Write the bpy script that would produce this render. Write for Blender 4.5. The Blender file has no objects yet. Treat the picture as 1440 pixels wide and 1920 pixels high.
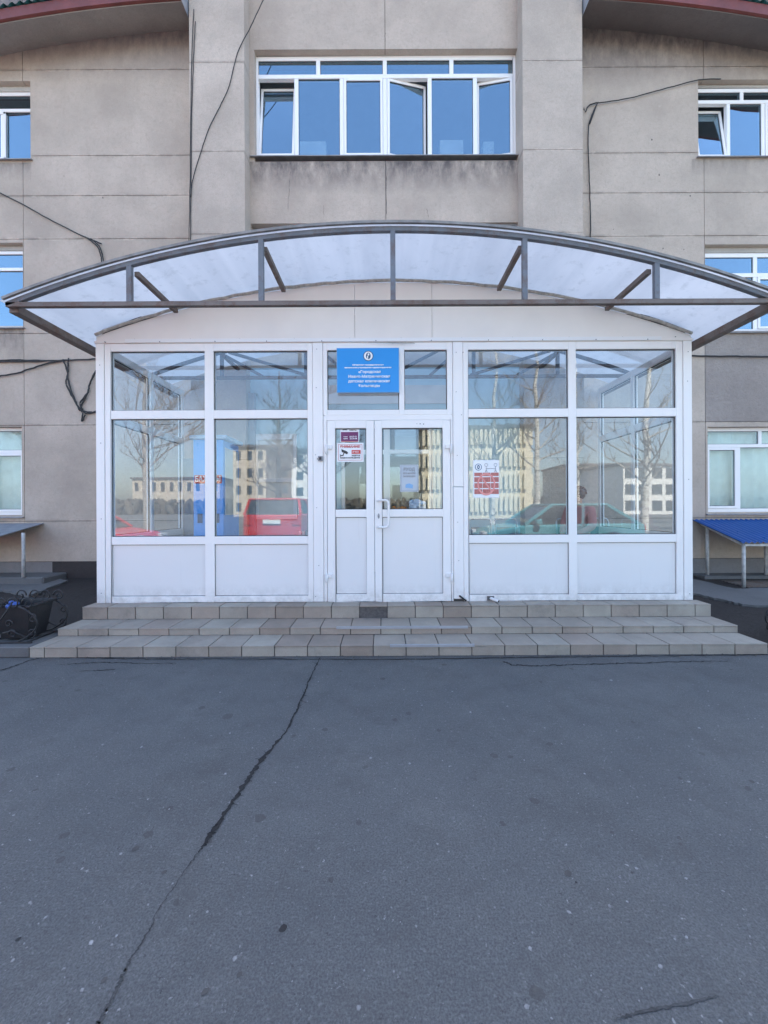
import bpy, bmesh, math, random
from mathutils import Vector, Matrix
R = math.radians
random.seed(7)
sc = bpy.context.scene
COL = sc.collection

# ------------------------------------------------------------------ camera, world, sun, exposure
F, CX, CY, ROLL, EYE = 740.0, 720.0, 950.0, 0.0050, 1.413
cam_d = bpy.data.cameras.new('camera'); cam = bpy.data.objects.new('camera', cam_d); COL.objects.link(cam)
cam_d.sensor_fit = 'HORIZONTAL'; cam_d.sensor_width = 36; cam_d.lens = F / 1440 * 36
cam_d.shift_y = -(960 - CY) / 1440; cam_d.clip_start = 0.05; cam_d.clip_end = 3000
cam.matrix_world = Matrix.Translation((0, 0, EYE)) @ Matrix.Rotation(math.pi / 2, 4, 'X') @ Matrix.Rotation(-ROLL, 4, 'Z')
sc.camera = cam

SUN_EL, SUN_AZ = R(53), R(14)            # the sun stands behind the hospital, a little to the right
wd = bpy.data.worlds.new('World'); sc.world = wd; wd.use_nodes = True
nt = wd.node_tree; nt.nodes.clear()
sky = nt.nodes.new('ShaderNodeTexSky'); sky.sky_type = 'NISHITA'; sky.sun_disc = False
sky.sun_elevation = SUN_EL; sky.sun_rotation = SUN_AZ; sky.air_density = 1.0; sky.dust_density = 2.2; sky.ozone_density = 1.0
bg = nt.nodes.new('ShaderNodeBackground'); bg.inputs['Strength'].default_value = 0.125
wo = nt.nodes.new('ShaderNodeOutputWorld')
nt.links.new(sky.outputs[0], bg.inputs['Color']); nt.links.new(bg.outputs[0], wo.inputs['Surface'])
sl = bpy.data.lights.new('sun', 'SUN'); sl.energy = 4.8; sl.angle = R(0.5); sl.color = (1.0, 0.95, 0.86)
so = bpy.data.objects.new('sun', sl); COL.objects.link(so)
sdir = Vector((math.sin(SUN_AZ) * math.cos(SUN_EL), math.cos(SUN_AZ) * math.cos(SUN_EL), math.sin(SUN_EL)))
so.rotation_euler = sdir.to_track_quat('Z', 'Y').to_euler()
sc.view_settings.view_transform = 'Standard'; sc.view_settings.look = 'None'
sc.view_settings.exposure = 2.38; sc.view_settings.gamma = 1.0; sc.view_settings.use_curve_mapping = False
sc.cycles.max_bounces = 10; sc.cycles.transparent_max_bounces = 24
sc.cycles.diffuse_bounces = 5; sc.cycles.glossy_bounces = 5
sc.cycles.use_denoising = True

# ------------------------------------------------------------------ depths of the main planes (metres from the lens)
D = 4.57           # porch front
YF = 3.75          # canopy front
YP = 6.45          # pilaster face
YR = 6.70          # recessed bay between the pilasters
YW = 6.80          # wing walls
FLOOR = EYE - 1.10 # porch floor

def px(x, y, Y):                      # a measured photograph position on the plane at depth Y -> metres
    u = x - ROLL * (y - 960); v = y + ROLL * (x - 720)
    return (u - CX) / F * Y, EYE - (v - CY) / F * Y
def pX(x, Y, y=960): return px(x, y, Y)[0]
def pZ(y, Y, x=720): return px(x, y, Y)[1]

# ------------------------------------------------------------------ materials
def new_mat(name):
    m = bpy.data.materials.new(name); m.use_nodes = True
    n = m.node_tree; b = n.nodes['Principled BSDF']
    return m, n, b
def N(n, t, **kw):
    x = n.nodes.new(t)
    for k, v in kw.items(): setattr(x, k, v)
    return x
def noise(n, vec, scale, detail=4, rough=.55, stretch=None):
    if stretch:
        mp = N(n, 'ShaderNodeMapping'); mp.inputs['Scale'].default_value = stretch
        n.links.new(vec, mp.inputs['Vector']); vec = mp.outputs[0]
    t = N(n, 'ShaderNodeTexNoise'); t.inputs['Scale'].default_value = scale
    t.inputs['Detail'].default_value = detail; t.inputs['Roughness'].default_value = rough
    n.links.new(vec, t.inputs['Vector']); return t.outputs['Fac']
def rng(n, val, a, b, c=0, d=1):
    m = N(n, 'ShaderNodeMapRange'); m.inputs[1].default_value = a; m.inputs[2].default_value = b
    m.inputs[3].default_value = c; m.inputs[4].default_value = d
    n.links.new(val, m.inputs[0]); return m.outputs[0]
def math_(n, op, a, b):
    m = N(n, 'ShaderNodeMath', operation=op)
    for i, v in enumerate((a, b)):
        if isinstance(v, (int, float)): m.inputs[i].default_value = v
        else: n.links.new(v, m.inputs[i])
    return m.outputs[0]
def mixc(n, fac, c1, c2, blend='MIX'):
    m = N(n, 'ShaderNodeMix', data_type='RGBA', blend_type=blend)
    if isinstance(fac, (int, float)): m.inputs[0].default_value = fac
    else: n.links.new(fac, m.inputs[0])
    for i, c in ((6, c1), (7, c2)):
        if isinstance(c, (tuple, list)): m.inputs[i].default_value = (*c[:3], 1)
        else: n.links.new(c, m.inputs[i])
    return m.outputs[2]
def bump(n, b, h, strength=.3, dist=.01):
    bm_ = N(n, 'ShaderNodeBump'); bm_.inputs['Strength'].default_value = strength; bm_.inputs['Distance'].default_value = dist
    n.links.new(h, bm_.inputs['Height']); n.links.new(bm_.outputs[0], b.inputs['Normal'])
def objvec(n): return N(n, 'ShaderNodeTexCoord').outputs['Object']

MATS = {}
def upvc_mat(name, base, rough):
    m, n, b = new_mat(name); v = objvec(n); sep = N(n, 'ShaderNodeSeparateXYZ'); n.links.new(v, sep.inputs[0])
    c = mixc(n, rng(n, noise(n, v, 1.2, 4), .3, .7), tuple(x * .97 for x in base), base)
    foot = math_(n, 'MULTIPLY', rng(n, sep.outputs['Z'], FLOOR + .22, FLOOR, 0, 1), rng(n, noise(n, v, 9, 7, .75), .38, .68, 0, 1))
    c = mixc(n, math_(n, 'MULTIPLY', foot, .55), c, (.30, .27, .24))
    c = mixc(n, rng(n, noise(n, v, 16, 8, .8), .66, .76, 0, .3), c, (.42, .40, .38))
    c = mixc(n, rng(n, noise(n, v, 4, 8, .7, (4, 1, .3)), .6, .8, 0, .22), c, (.48, .45, .42))
    n.links.new(c, b.inputs['Base Color']); b.inputs['Roughness'].default_value = rough
    return m
def pm(name, base, rough=.5, var=.12, scale=6, bmp=0, bscale=60, metallic=0, spec=.5):
    if name in MATS: return MATS[name]
    m, n, b = new_mat(name); v = objvec(n)
    f = noise(n, v, scale, 5)
    c = mixc(n, rng(n, f, .3, .7), tuple(x * (1 - var) for x in base), tuple(min(1, x * (1 + var)) for x in base))
    n.links.new(c, b.inputs['Base Color'])
    n.links.new(rng(n, noise(n, v, scale * 2.3, 3), .3, .7, max(0, rough - .08), min(1, rough + .08)), b.inputs['Roughness'])
    b.inputs['Metallic'].default_value = metallic; b.inputs['Specular IOR Level'].default_value = spec
    if bmp: bump(n, b, noise(n, v, bscale, 4), bmp, .004)
    MATS[name] = m; return m

def concrete(name, base, dark=.55, stains_and_shade=(), rough_bump=.55, coarse=False, seams=()):
    m, n, b = new_mat(name); v = objvec(n)
    sep = N(n, 'ShaderNodeSeparateXYZ'); n.links.new(v, sep.inputs[0])
    big = rng(n, noise(n, v, .9, 6, .6), .34, .68)
    c = mixc(n, big, tuple(x * .80 for x in base), tuple(x * 1.10 for x in base))
    c = mixc(n, rng(n, noise(n, v, 7, 8, .7), .48, .75, 0, .4), c, tuple(x * .78 for x in base))
    fine = noise(n, v, 90, 3, .7)
    c = mixc(n, rng(n, fine, .35, .7, 0, .34), c, tuple(x * .50 for x in base))
    c = mixc(n, rng(n, noise(n, v, 28, 8, .8), .55, .72, 0, .35), c, tuple(x * .6 for x in base))
    c = mixc(n, rng(n, noise(n, v, 1.7, 9, .8), .52, .68, 0, .35), c, tuple(x * .72 for x in base))
    st = noise(n, v, 3.5, 5, .6, (3.0, 1, .22))             # rain streaks
    c = mixc(n, rng(n, st, .6, .85, 0, .22), c, tuple(x * dark for x in base))
    wh = noise(n, v, 2.2, 8, .75)
    c = mixc(n, rng(n, wh, .63, .74, 0, .35), c, tuple(min(1, x * 1.3) for x in base))
    c = mixc(n, rng(n, noise(n, v, 16, 6, .8), .50, .66, 0, .38), c, tuple(x * .66 for x in base))
    c = mixc(n, rng(n, noise(n, v, 11, 7, .8, (1, 1, 1.6)), .60, .72, 0, .5), c, tuple(min(1, x * 1.22) for x in base))
    wob = noise(n, v, 7, 6, .8); wob2 = noise(n, v, 3, 5, .7)
    for zs in seams:                                        # ragged mortar and dirt along the panel joints
        d = math_(n, 'ABSOLUTE', math_(n, 'ADD', math_(n, 'SUBTRACT', sep.outputs['Z'], zs), math_(n, 'MULTIPLY', math_(n, 'SUBTRACT', wob, .5), .09)), 0)
        c = mixc(n, math_(n, 'MULTIPLY', rng(n, d, .045, .0, 0, 1), rng(n, wob2, .40, .60, 0, .55)), c, tuple(x * .5 for x in base))
        c = mixc(n, math_(n, 'MULTIPLY', rng(n, d, .025, .018, 0, 1), rng(n, wob2, .50, .40, 0, .4)), c, tuple(min(1, x * 1.2) for x in base))
    for (z0, z1, amt, cl, x0, x1) in stains_and_shade:                # dirt below sills, painted shade with dirt below eaves, from z0 to z1
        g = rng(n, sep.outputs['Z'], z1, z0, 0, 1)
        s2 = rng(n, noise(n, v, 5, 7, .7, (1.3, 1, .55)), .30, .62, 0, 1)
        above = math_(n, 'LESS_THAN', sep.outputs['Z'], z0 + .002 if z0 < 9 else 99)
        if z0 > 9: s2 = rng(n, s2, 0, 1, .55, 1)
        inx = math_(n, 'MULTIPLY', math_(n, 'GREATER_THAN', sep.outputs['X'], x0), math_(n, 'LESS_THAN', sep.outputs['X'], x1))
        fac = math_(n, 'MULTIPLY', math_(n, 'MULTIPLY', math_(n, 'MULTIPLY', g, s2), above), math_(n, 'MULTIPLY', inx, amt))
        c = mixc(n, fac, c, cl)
    n.links.new(c, b.inputs['Base Color']); b.inputs['Roughness'].default_value = .93; b.inputs['Specular IOR Level'].default_value = .2
    h = math_(n, 'ADD', math_(n, 'MULTIPLY', fine, .35), noise(n, v, 22 if not coarse else 14, 8, .7))
    bump(n, b, h, rough_bump, .012 if not coarse else .035)
    return m

def asphalt(name='asphalt'):
    m, n, b = new_mat(name); v = objvec(n)
    base = mixc(n, rng(n, noise(n, v, .8, 7, .68), .34, .66), (.118, .122, .124), (.165, .168, .165))
    c = mixc(n, rng(n, noise(n, v, 1.7, 8, .72), .5, .72, 0, .55), base, (.082, .078, .072))
    c = mixc(n, rng(n, noise(n, v, 140, 3, .7), .36, .64, 0, .75), c, (.052, .052, .054))
    c = mixc(n, rng(n, noise(n, v, 60, 3, .7), .56, .72, 0, .6), c, (.22, .22, .22))
    c = mixc(n, rng(n, noise(n, v, 34, 6, .8), .58, .70, 0, .7), c, (.06, .06, .062))
    def specks(scale, thr, keep, col, c, off, amt=1):
        mp = N(n, 'ShaderNodeMapping'); mp.inputs['Location'].default_value = off
        n.links.new(v, mp.inputs[0])
        w = N(n, 'ShaderNodeTexVoronoi'); w.inputs['Scale'].default_value = scale; w.inputs['Randomness'].default_value = 1
        nz = N(n, 'ShaderNodeTexNoise'); nz.inputs['Scale'].default_value = scale * 2.2
        n.links.new(mp.outputs[0], nz.inputs['Vector'])
        mm = mixc(n, .03, mp.outputs[0], nz.outputs['Color'], 'ADD')
        n.links.new(mm, w.inputs['Vector'])
        s = N(n, 'ShaderNodeSeparateColor'); n.links.new(w.outputs['Color'], s.inputs[0])
        near = math_(n, 'LESS_THAN', w.outputs['Distance'], math_(n, 'MULTIPLY', s.outputs[1], thr))
        pick = math_(n, 'GREATER_THAN', s.outputs[0], keep)
        return mixc(n, math_(n, 'MULTIPLY', math_(n, 'MULTIPLY', near, pick), amt), c, col)
    c = specks(95, .42, .90, (.042, .041, .040), c, (3, 1, 0), .85)
    c = specks(80, .30, .94, (.26, .26, .255), c, (0, 0, 0))
    c = specks(30, .16, .90, (.34, .34, .33), c, (7, 2, 0), .8)
    c = specks(11, .30, .87, (.055, .052, .048), c, (1, 9, 0), .6)
    c = mixc(n, rng(n, noise(n, v, 6, 8, .8), .52, .66, 0, .5), c, (.078, .076, .074))
    c = mixc(n, rng(n, noise(n, v, 3.1, 8, .8), .54, .72, 0, .28), c, (.19, .19, .185))
    c = specks(4, .2, .8, (.06, .055, .05), c, (4, 4, 0), .5)
    n.links.new(c, b.inputs['Base Color'])
    n.links.new(rng(n, noise(n, v, 1.2, 4), .3, .7, .62, .82), b.inputs['Roughness'])
    b.inputs['Specular IOR Level'].default_value = .4
    h = math_(n, 'ADD', noise(n, v, 220, 3, .7), math_(n, 'MULTIPLY', noise(n, v, 45, 5, .7), 1.3))
    bump(n, b, h, .8, .008); return m

def glass(name, refl=1.0, tint=(.86, .93, .93), rough=0.0, gcol=(.95, .98, 1)):
    m = bpy.data.materials.new(name); m.use_nodes = True; n = m.node_tree; n.nodes.clear()
    v = objvec(n)
    o = N(n, 'ShaderNodeOutputMaterial'); mx = N(n, 'ShaderNodeMixShader')
    tr = N(n, 'ShaderNodeBsdfTransparent'); tr.inputs[0].default_value = (*tint, 1)
    gl = N(n, 'ShaderNodeBsdfGlossy'); gl.inputs['Roughness'].default_value = rough; gl.inputs[0].default_value = (*gcol, 1)
    ge = N(n, 'ShaderNodeNewGeometry'); dp = N(n, 'ShaderNodeVectorMath', operation='DOT_PRODUCT')
    n.links.new(ge.outputs['Normal'], dp.inputs[0]); n.links.new(ge.outputs['Incoming'], dp.inputs[1])
    co = math_(n, 'SUBTRACT', 1.0, math_(n, 'ABSOLUTE', dp.outputs['Value'], 0))      # same reflectance from both sides of the pane
    fr_ = math_(n, 'ADD', .04, math_(n, 'MULTIPLY', math_(n, 'POWER', co, 5.0), .9))
    bm_ = N(n, 'ShaderNodeBump'); bm_.inputs['Strength'].default_value = .02; bm_.inputs['Distance'].default_value = .02
    n.links.new(noise(n, v, 1.3, 2), bm_.inputs['Height']); n.links.new(bm_.outputs[0], gl.inputs['Normal'])
    fac = N(n, 'ShaderNodeMath', operation='MULTIPLY'); fac.use_clamp = True
    n.links.new(fr_, fac.inputs[0]); fac.inputs[1].default_value = refl
    n.links.new(fac.outputs[0], mx.inputs[0]); n.links.new(tr.outputs[0], mx.inputs[1]); n.links.new(gl.outputs[0], mx.inputs[2])
    n.links.new(mx.outputs[0], o.inputs[0]); return m

def polycarbonate():
    m = bpy.data.materials.new('polycarbonate'); m.use_nodes = True; n = m.node_tree; n.nodes.clear(); v = objvec(n)
    o = N(n, 'ShaderNodeOutputMaterial')
    tl = N(n, 'ShaderNodeBsdfTranslucent'); df = N(n, 'ShaderNodeBsdfDiffuse'); gl = N(n, 'ShaderNodeBsdfGlossy'); gl.inputs['Roughness'].default_value = .25
    f = rng(n, noise(n, v, 1.4, 5, .6, (1, .4, 1)), .35, .7)
    c = mixc(n, f, (.54, .52, .50), (.70, .665, .63))
    c = mixc(n, rng(n, noise(n, v, 1.1, 3, .5, (3.5, .05, .05)), .45, .6, 0, .4), c, (.76, .715, .67))
    c = mixc(n, rng(n, noise(n, v, 9, 6, .7), .54, .70, 0, .45), c, (.42, .40, .37))
    n.links.new(c, tl.inputs[0]); n.links.new(c, df.inputs[0])
    a = N(n, 'ShaderNodeMixShader'); a.inputs[0].default_value = .10
    n.links.new(tl.outputs[0], a.inputs[1]); n.links.new(df.outputs[0], a.inputs[2])
    b = N(n, 'ShaderNodeMixShader'); b.inputs[0].default_value = .05
    n.links.new(a.outputs[0], b.inputs[1]); n.links.new(gl.outputs[0], b.inputs[2]); n.links.new(b.outputs[0], o.inputs[0])
    return m

def steel(name='painted_steel', base=(.15, .165, .19), rust=.6):
    m, n, b = new_mat(name); v = objvec(n)
    c = mixc(n, rng(n, noise(n, v, 4, 4), .3, .7), tuple(x * .85 for x in base), tuple(x * 1.15 for x in base))
    r = rng(n, noise(n, v, 6, 8, .8), .48, .60, 0, rust)
    c = mixc(n, r, c, (.12, .07, .05))
    c = mixc(n, rng(n, noise(n, v, 40, 6, .7), .62, .72, 0, .5), c, (.06, .055, .055))
    n.links.new(c, b.inputs['Base Color']); b.inputs['Roughness'].default_value = .6
    bump(n, b, noise(n, v, 50, 5), .25, .003); return m

def tile_mat(name, base):
    m, n, b = new_mat(name); v = objvec(n)
    c = mixc(n, rng(n, noise(n, v, 3, 6, .65), .35, .7), tuple(x * .82 for x in base), tuple(x * 1.1 for x in base))
    c = mixc(n, rng(n, noise(n, v, 120, 3), .45, .7, 0, .3), c, tuple(x * .6 for x in base))
    c = mixc(n, rng(n, noise(n, v, 2.2, 8, .75, (1, 1, 1)), .54, .75, 0, .6), c, (.13, .12, .11))
    n.links.new(c, b.inputs['Base Color']); b.inputs['Roughness'].default_value = .62
    bump(n, b, noise(n, v, 130, 3), .2, .002); return m

def birch_bark():
    m, n, b = new_mat('birch_bark'); v = objvec(n)
    a = noise(n, v, 5, 6, .7, (1, 1, 3.2)); c = mixc(n, rng(n, a, .52, .58), (.62, .60, .55), (.06, .05, .045))
    n.links.new(c, b.inputs['Base Color']); b.inputs['Roughness'].default_value = .8
    bump(n, b, a, .4, .01); return m

M = dict(
    wall=concrete('concrete_wing', (.545, .455, .378), seams=[pZ(y, YW) for y in (128, 289, 364, 445, 622, 794, 974)], stains_and_shade=((9.55, 8.75, 1.0, (.15, .13, .135), -20, 0), (9.4, 8.55, 1.0, (.10, .085, .088), 0, 20),  # bands under the eaves: eave shade painted in along with dirt
         (pZ(305, YW, 20), pZ(340, YW, 20), .7, (.13, .12, .115), -20, pX(62, YW)), (pZ(298, YW, 1380), pZ(330, YW, 1380), .6, (.15, .14, .13), pX(1300, YW), 20),
         (pZ(615, YW, 20), pZ(680, YW, 20), .9, (.12, .11, .105), -20, pX(45, YW)))),
    pil=concrete('concrete_pilaster', (.56, .47, .395), seams=[pZ(y, YP) for y in (115, 282, 437)]),
    bay=concrete('concrete_bay', (.545, .45, .375), stains_and_shade=((pZ(302, YR), pZ(365, YR), 1.0, (.11, .095, .095), -2.3, 2.35),)),
    rough=concrete('rough_render', (.40, .345, .31), coarse=True, rough_bump=.9),
    plinth=concrete('plinth', (.27, .255, .25)), darkp=concrete('dark_gap_plinth', (.07, .06, .058), coarse=True),  # second one: darkness of the gap beside the porch put into its colour
    soffit=concrete('soffit_concrete', (.36, .33, .31)), soffit2=concrete('darker_soffit', (.20, .175, .17)),  # right eave soffit gets a darker concrete colour than the left
    groove=pm('joint_mortar', (.10, .09, .085), .95, .3, 30),
    cement=concrete('cement_slab', (.17, .168, .165), dark=.6),
    soil=concrete('dark_soil', (.06, .052, .048), coarse=True, rough_bump=1.0),
    asphalt=asphalt(),
    crack=pm('crack_dark', (.018, .017, .017), .95, .3, 40, .5),
    fadecrack=pm('dirt_filled_crack', (.05, .05, .05), .95, .5, 30), tar=pm('tar', (.013, .013, .015), .6, .2, 40), stain=pm('oil_stain', (.058, .056, .054), .6, .2, 20),
    upvc=upvc_mat('white_upvc', (.86, .835, .82), .34),
    upvc2=upvc_mat('white_infill_panel', (.78, .765, .76), .3),
    seal=pm('black_rubber_seal', (.03, .03, .032), .6),
    fascia=pm('white_sandwich_panel', (.76, .71, .67), .5, .04, 2),
    pane=glass('porch_glass', 1.5, (.955, .98, .985)), pane2=glass('window_glass', 6.3, (.78, .84, .86), 0, (.62, .85, 1)), pane3=glass('clear_glass', 1.3),
    poly=polycarbonate(), steel=steel(), steel2=steel('rusty_steel', (.16, .13, .115), .9),
    redboard=pm('red_brown_fascia', (.17, .045, .04), .6, .2, 3, .2, 30),
    teal=pm('teal_roof_sheet', (.05, .19, .2), .5, .15, 4),
    flash=pm('galvanised_flashing', (.42, .46, .52), .35, .1, 4, metallic=.6),
    sill=pm('painted_sill', (.26, .25, .25), .5, .25, 8),
    darkroom=pm('dim_room', (.3, .31, .33), .9, .2, 1),
    curtain=pm('pale_curtain', (.80, .76, .70), .8, .1, 4),
    blue=pm('sign_blue', (.012, .28, .72), .35, .02, 3), white=pm('white_print', (.85, .86, .88), .5, .02, 3),
    cable=pm('black_cable', (.025, .024, .024), .6, .2, 20),
    screw=pm('screw_head', (.13, .13, .14), .4, .2, 20, metallic=.5),
    iron=pm('black_wrought_iron', (.018, .018, .02), .5, .25, 30, .3),
    postw=pm('white_painted_post', (.5, .49, .47), .6, .25, 14, .2),
    bluesheet=pm('blue_corrugated_sheet', (.012, .085, .30), .35, .08, 3),
    alu=pm('aluminium_strip', (.33, .33, .34), .5, .1, 8),
    pblue=pm('pale_blue_wall', (.52, .68, .72), .8, .07, 2), intfloor=tile_mat('porch_floor_tile', (.2, .19, .18)),
    vend=pm('vending_blue', (.07, .33, .78), .35, .05, 3), red=pm('sign_red', (.55, .035, .03), .45, .05, 5),
    purple=pm('poster_purple', (.17, .03, .12), .5, .05, 5), grey=pm('mid_grey', (.3, .31, .33), .5),
    black=pm('print_black', (.03, .03, .035), .5), navy=pm('emblem_navy', (.02, .08, .17), .5),
    lblue=pm('print_light_blue', (.25, .45, .7), .6), pinkred=pm('poster_red', (.50, .17, .15), .6, .25, 60),
    beige=pm('beige_board', (.78, .72, .66), .7, .08, 3), brownbox=pm('cardboard', (.33, .17, .07), .8, .15, 8),
    skin=pm('skin', (.50, .27, .19), .5, .06, 10), hair=pm('auburn_hair', (.10, .03, .015), .5, .3, 40, .5, 90),
    jacket=pm('dusty_pink_jacket', (.52, .25, .23), .85, .12, 8, .3, 30), trousers=pm('black_trousers', (.02, .02, .025), .85),
    chrome=pm('light_grey_tube', (.62, .64, .66), .3, .05, 5, metallic=.4), seat=pm('grey_seat', (.14, .16, .2), .6),
    tyre=pm('tyre', (.02, .02, .02), .8), rim=pm('rim', (.45, .46, .48), .3, .1, 8, metallic=.8),
    carred=pm('car_red', (.55, .02, .018), .22, .03, 2), carteal=pm('car_teal', (.09, .30, .35), .2, .03, 2),
    carglass=pm('car_glass', (.02, .025, .03), .05, .1, 2), lampred=pm('tail_lamp', (.5, .02, .02), .15), lampw=pm('head_lamp', (.6, .62, .65), .1),
    bark=birch_bark(), twig=pm('dark_twig', (.085, .06, .05), .85, .3, 12),
    twigw=pm('pale_branch', (.34, .31, .28), .85, .3, 12),
    ribbed=pm('ribbed_concrete_panel', (.62, .56, .42), .8, .12, 3), farwall=pm('far_beige_wall', (.50, .43, .34), .85, .12, 1),
    farwhite=pm('far_white_wall', (.68, .66, .62), .8, .08, 1), farwin=pm('far_window', (.04, .05, .06), .15, .3, 3),
    farroof=pm('far_roof', (.12, .11, .11), .8), hedge=pm('bare_scrub', (.07, .06, .045), .9, .4, 3),
)
TILES = [tile_mat('tile_grey_%s' % w, c) for w, c in (('plain', (.34, .295, .245)), ('pale', (.37, .33, .275)), ('brown', (.29, .235, .19)), ('warm', (.34, .28, .23)))]

# ------------------------------------------------------------------ mesh building
class MB:
    def __init__(s): s.v, s.f, s.m, s.sm = [], [], [], []
    def add(s, vs, fs, mi=0, smooth=False):
        o = len(s.v); s.v += [tuple(p) for p in vs]
        for f in fs: s.f.append([i + o for i in f]); s.m.append(mi); s.sm.append(smooth)
        return s
    def box(s, x0, x1, y0, y1, z0, z1, mi=0):
        x0, x1 = sorted((x0, x1)); y0, y1 = sorted((y0, y1)); z0, z1 = sorted((z0, z1))
        return s.add([(x0, y0, z0), (x1, y0, z0), (x1, y1, z0), (x0, y1, z0), (x0, y0, z1), (x1, y0, z1), (x1, y1, z1), (x0, y1, z1)],
                     [(0, 3, 2, 1), (4, 5, 6, 7), (0, 1, 5, 4), (1, 2, 6, 5), (2, 3, 7, 6), (3, 0, 4, 7)], mi)
    def prism(s, pts, y0, y1, mi=0):                       # polygon in XZ pushed along Y
        k = len(pts)
        return s.add([(x, y0, z) for x, z in pts] + [(x, y1, z) for x, z in pts],
              [list(range(k)), list(range(2 * k - 1, k - 1, -1))] + [(i, i + k, (i + 1) % k + k, (i + 1) % k) for i in range(k)], mi)
    def prism_z(s, pts, z0, z1, mi=0):
        k = len(pts)
        return s.add([(x, y, z0) for x, y in pts] + [(x, y, z1) for x, y in pts],
              [list(range(k))[::-1], list(range(k, 2 * k))] + [(i, (i + 1) % k, (i + 1) % k + k, i + k) for i in range(k)], mi)
    def tube(s, pts, r, sides=8, mi=0, caps=True, square=False, smooth=None, up=(0, 0, 1)):
        pts = [Vector(p) for p in pts]; rs = r if isinstance(r, (list, tuple)) else [r] * len(pts)
        if square: sides = 4
        vs, fs = [], []; ref = Vector(up)
        for i, p in enumerate(pts):
            t = (pts[min(i + 1, len(pts) - 1)] - pts[max(i - 1, 0)]).normalized()
            if abs(t.dot(ref)) > .98: rf = Vector((0, 1, 0)) if abs(t.y) < .9 else Vector((1, 0, 0))
            else: rf = ref
            a = t.cross(rf).normalized(); b = a.cross(t).normalized()
            for k in range(sides):
                g = 2 * math.pi * (k + (.5 if square else 0)) / sides
                rr = rs[i] * (1.41421 if square else 1)
                vs.append(p + a * math.cos(g) * rr + b * math.sin(g) * rr)
        for i in range(len(pts) - 1):
            for k in range(sides):
                fs.append((i * sides + k, i * sides + (k + 1) % sides, (i + 1) * sides + (k + 1) % sides, (i + 1) * sides + k))
        s.add(vs, fs, mi, (not square) if smooth is None else smooth)
        if caps: s.add([vs[k] for k in range(sides)], [list(range(sides))[::-1]], mi); s.add(vs[-sides:], [list(range(sides))], mi)
        return s
    def sphere(s, c, r, mi=0, seg=12, ring=8):
        c = Vector(c); r = Vector(r if isinstance(r, (tuple, list)) else (r, r, r)); vs, fs = [], []
        for j in range(ring + 1):
            for i in range(seg):
                a, b = math.pi * j / ring, 2 * math.pi * i / seg
                vs.append((c.x + r.x * math.sin(a) * math.cos(b), c.y + r.y * math.sin(a) * math.sin(b), c.z + r.z * math.cos(a)))
        for j in range(ring):
            for i in range(seg): fs.append((j * seg + i, (j + 1) * seg + i, (j + 1) * seg + (i + 1) % seg, j * seg + (i + 1) % seg))
        return s.add(vs, fs, mi, True)
    def build(s, name, mats, parent=None, loc=None, bevel=0, seg=1):
        me = bpy.data.meshes.new(name); me.from_pydata(s.v, [], s.f)
        for m in (mats if isinstance(mats, (list, tuple)) else [mats]): me.materials.append(m)
        for p, mi, sm in zip(me.polygons, s.m, s.sm): p.material_index = mi; p.use_smooth = sm
        bm = bmesh.new(); bm.from_mesh(me); bmesh.ops.remove_doubles(bm, verts=bm.verts, dist=1e-6)
        bmesh.ops.recalc_face_normals(bm, faces=bm.faces); bm.to_mesh(me); bm.free()
        o = bpy.data.objects.new(name, me); COL.objects.link(o); o.parent = parent
        if loc: o.location = loc
        if bevel:
            b = o.modifiers.new('bevel', 'BEVEL'); b.width = bevel; b.segments = seg; b.limit_method = 'ANGLE'; b.angle_limit = R(40)
        return o
def empty(name, loc, label=None, cat=None, group=None, rz=0):
    o = bpy.data.objects.new(name, None); COL.objects.link(o); o.location = loc; o.rotation_euler.z = rz; o.empty_display_size = .1
    return tag(o, label, cat, group)
def tag(o, label=None, cat=None, group=None, kind=None):
    if label: o['label'] = label
    if cat: o['category'] = cat
    if group: o['group'] = group
    if kind: o['kind'] = kind
    return o
def loc(o, parent, x=0, y=0, z=0):      # keep world coordinates in meshes while hanging them under an Empty at a base
    o.parent = parent; o.location = (x - parent.location.x, y - parent.location.y, z - parent.location.z); return o
def part(mb, name, mats, parent, bevel=0, seg=1):
    o = mb.build(name, mats, None, None, bevel, seg); o.parent = parent
    off = Vector((0, 0, 0)); p = parent
    while p: off += p.location; p = p.parent
    o.location = -off; return o

def text(body, mats, parent, x, z, y, size, width=None, align='CENTER', name='lettering', depth=.001, bold=0.0, scx=1):
    cu = bpy.data.curves.new('t', 'FONT'); cu.body = body; cu.size = size; cu.align_x = align; cu.align_y = 'CENTER'
    cu.extrude = depth; cu.offset = bold; cu.resolution_u = 3
    to = bpy.data.objects.new('t', cu); COL.objects.link(to); bpy.context.view_layer.update()
    me = bpy.data.meshes.new_from_object(to.evaluated_get(bpy.context.evaluated_depsgraph_get()))
    bpy.data.objects.remove(to); bpy.data.curves.remove(cu)
    xs = [v.co.x for v in me.vertices]; w = max(xs) - min(xs); k = (width / w) if width else scx
    for v in me.vertices: v.co = Vector((x + v.co.x * k, y - v.co.z, z + v.co.y))
    me.name = name; me.materials.clear(); me.materials.append(mats)
    o = bpy.data.objects.new(name, me); COL.objects.link(o); o.parent = parent
    off = Vector((0, 0, 0)); p = parent
    while p: off += p.location; p = p.parent
    o.location = -off
    return o

# ------------------------------------------------------------------ ground
g = MB(); g.add([(-900, -900, 0), (900, -900, 0), (900, 6.9, 0), (-900, 6.9, 0)], [(0, 1, 2, 3)])
g.add([(-900, 6.9, 0), (900, 6.9, 0), (900, 900, 0), (-900, 900, 0)], [(0, 1, 2, 3)])
ground = tag(g.build('ground', M['asphalt']), kind='structure')

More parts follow.
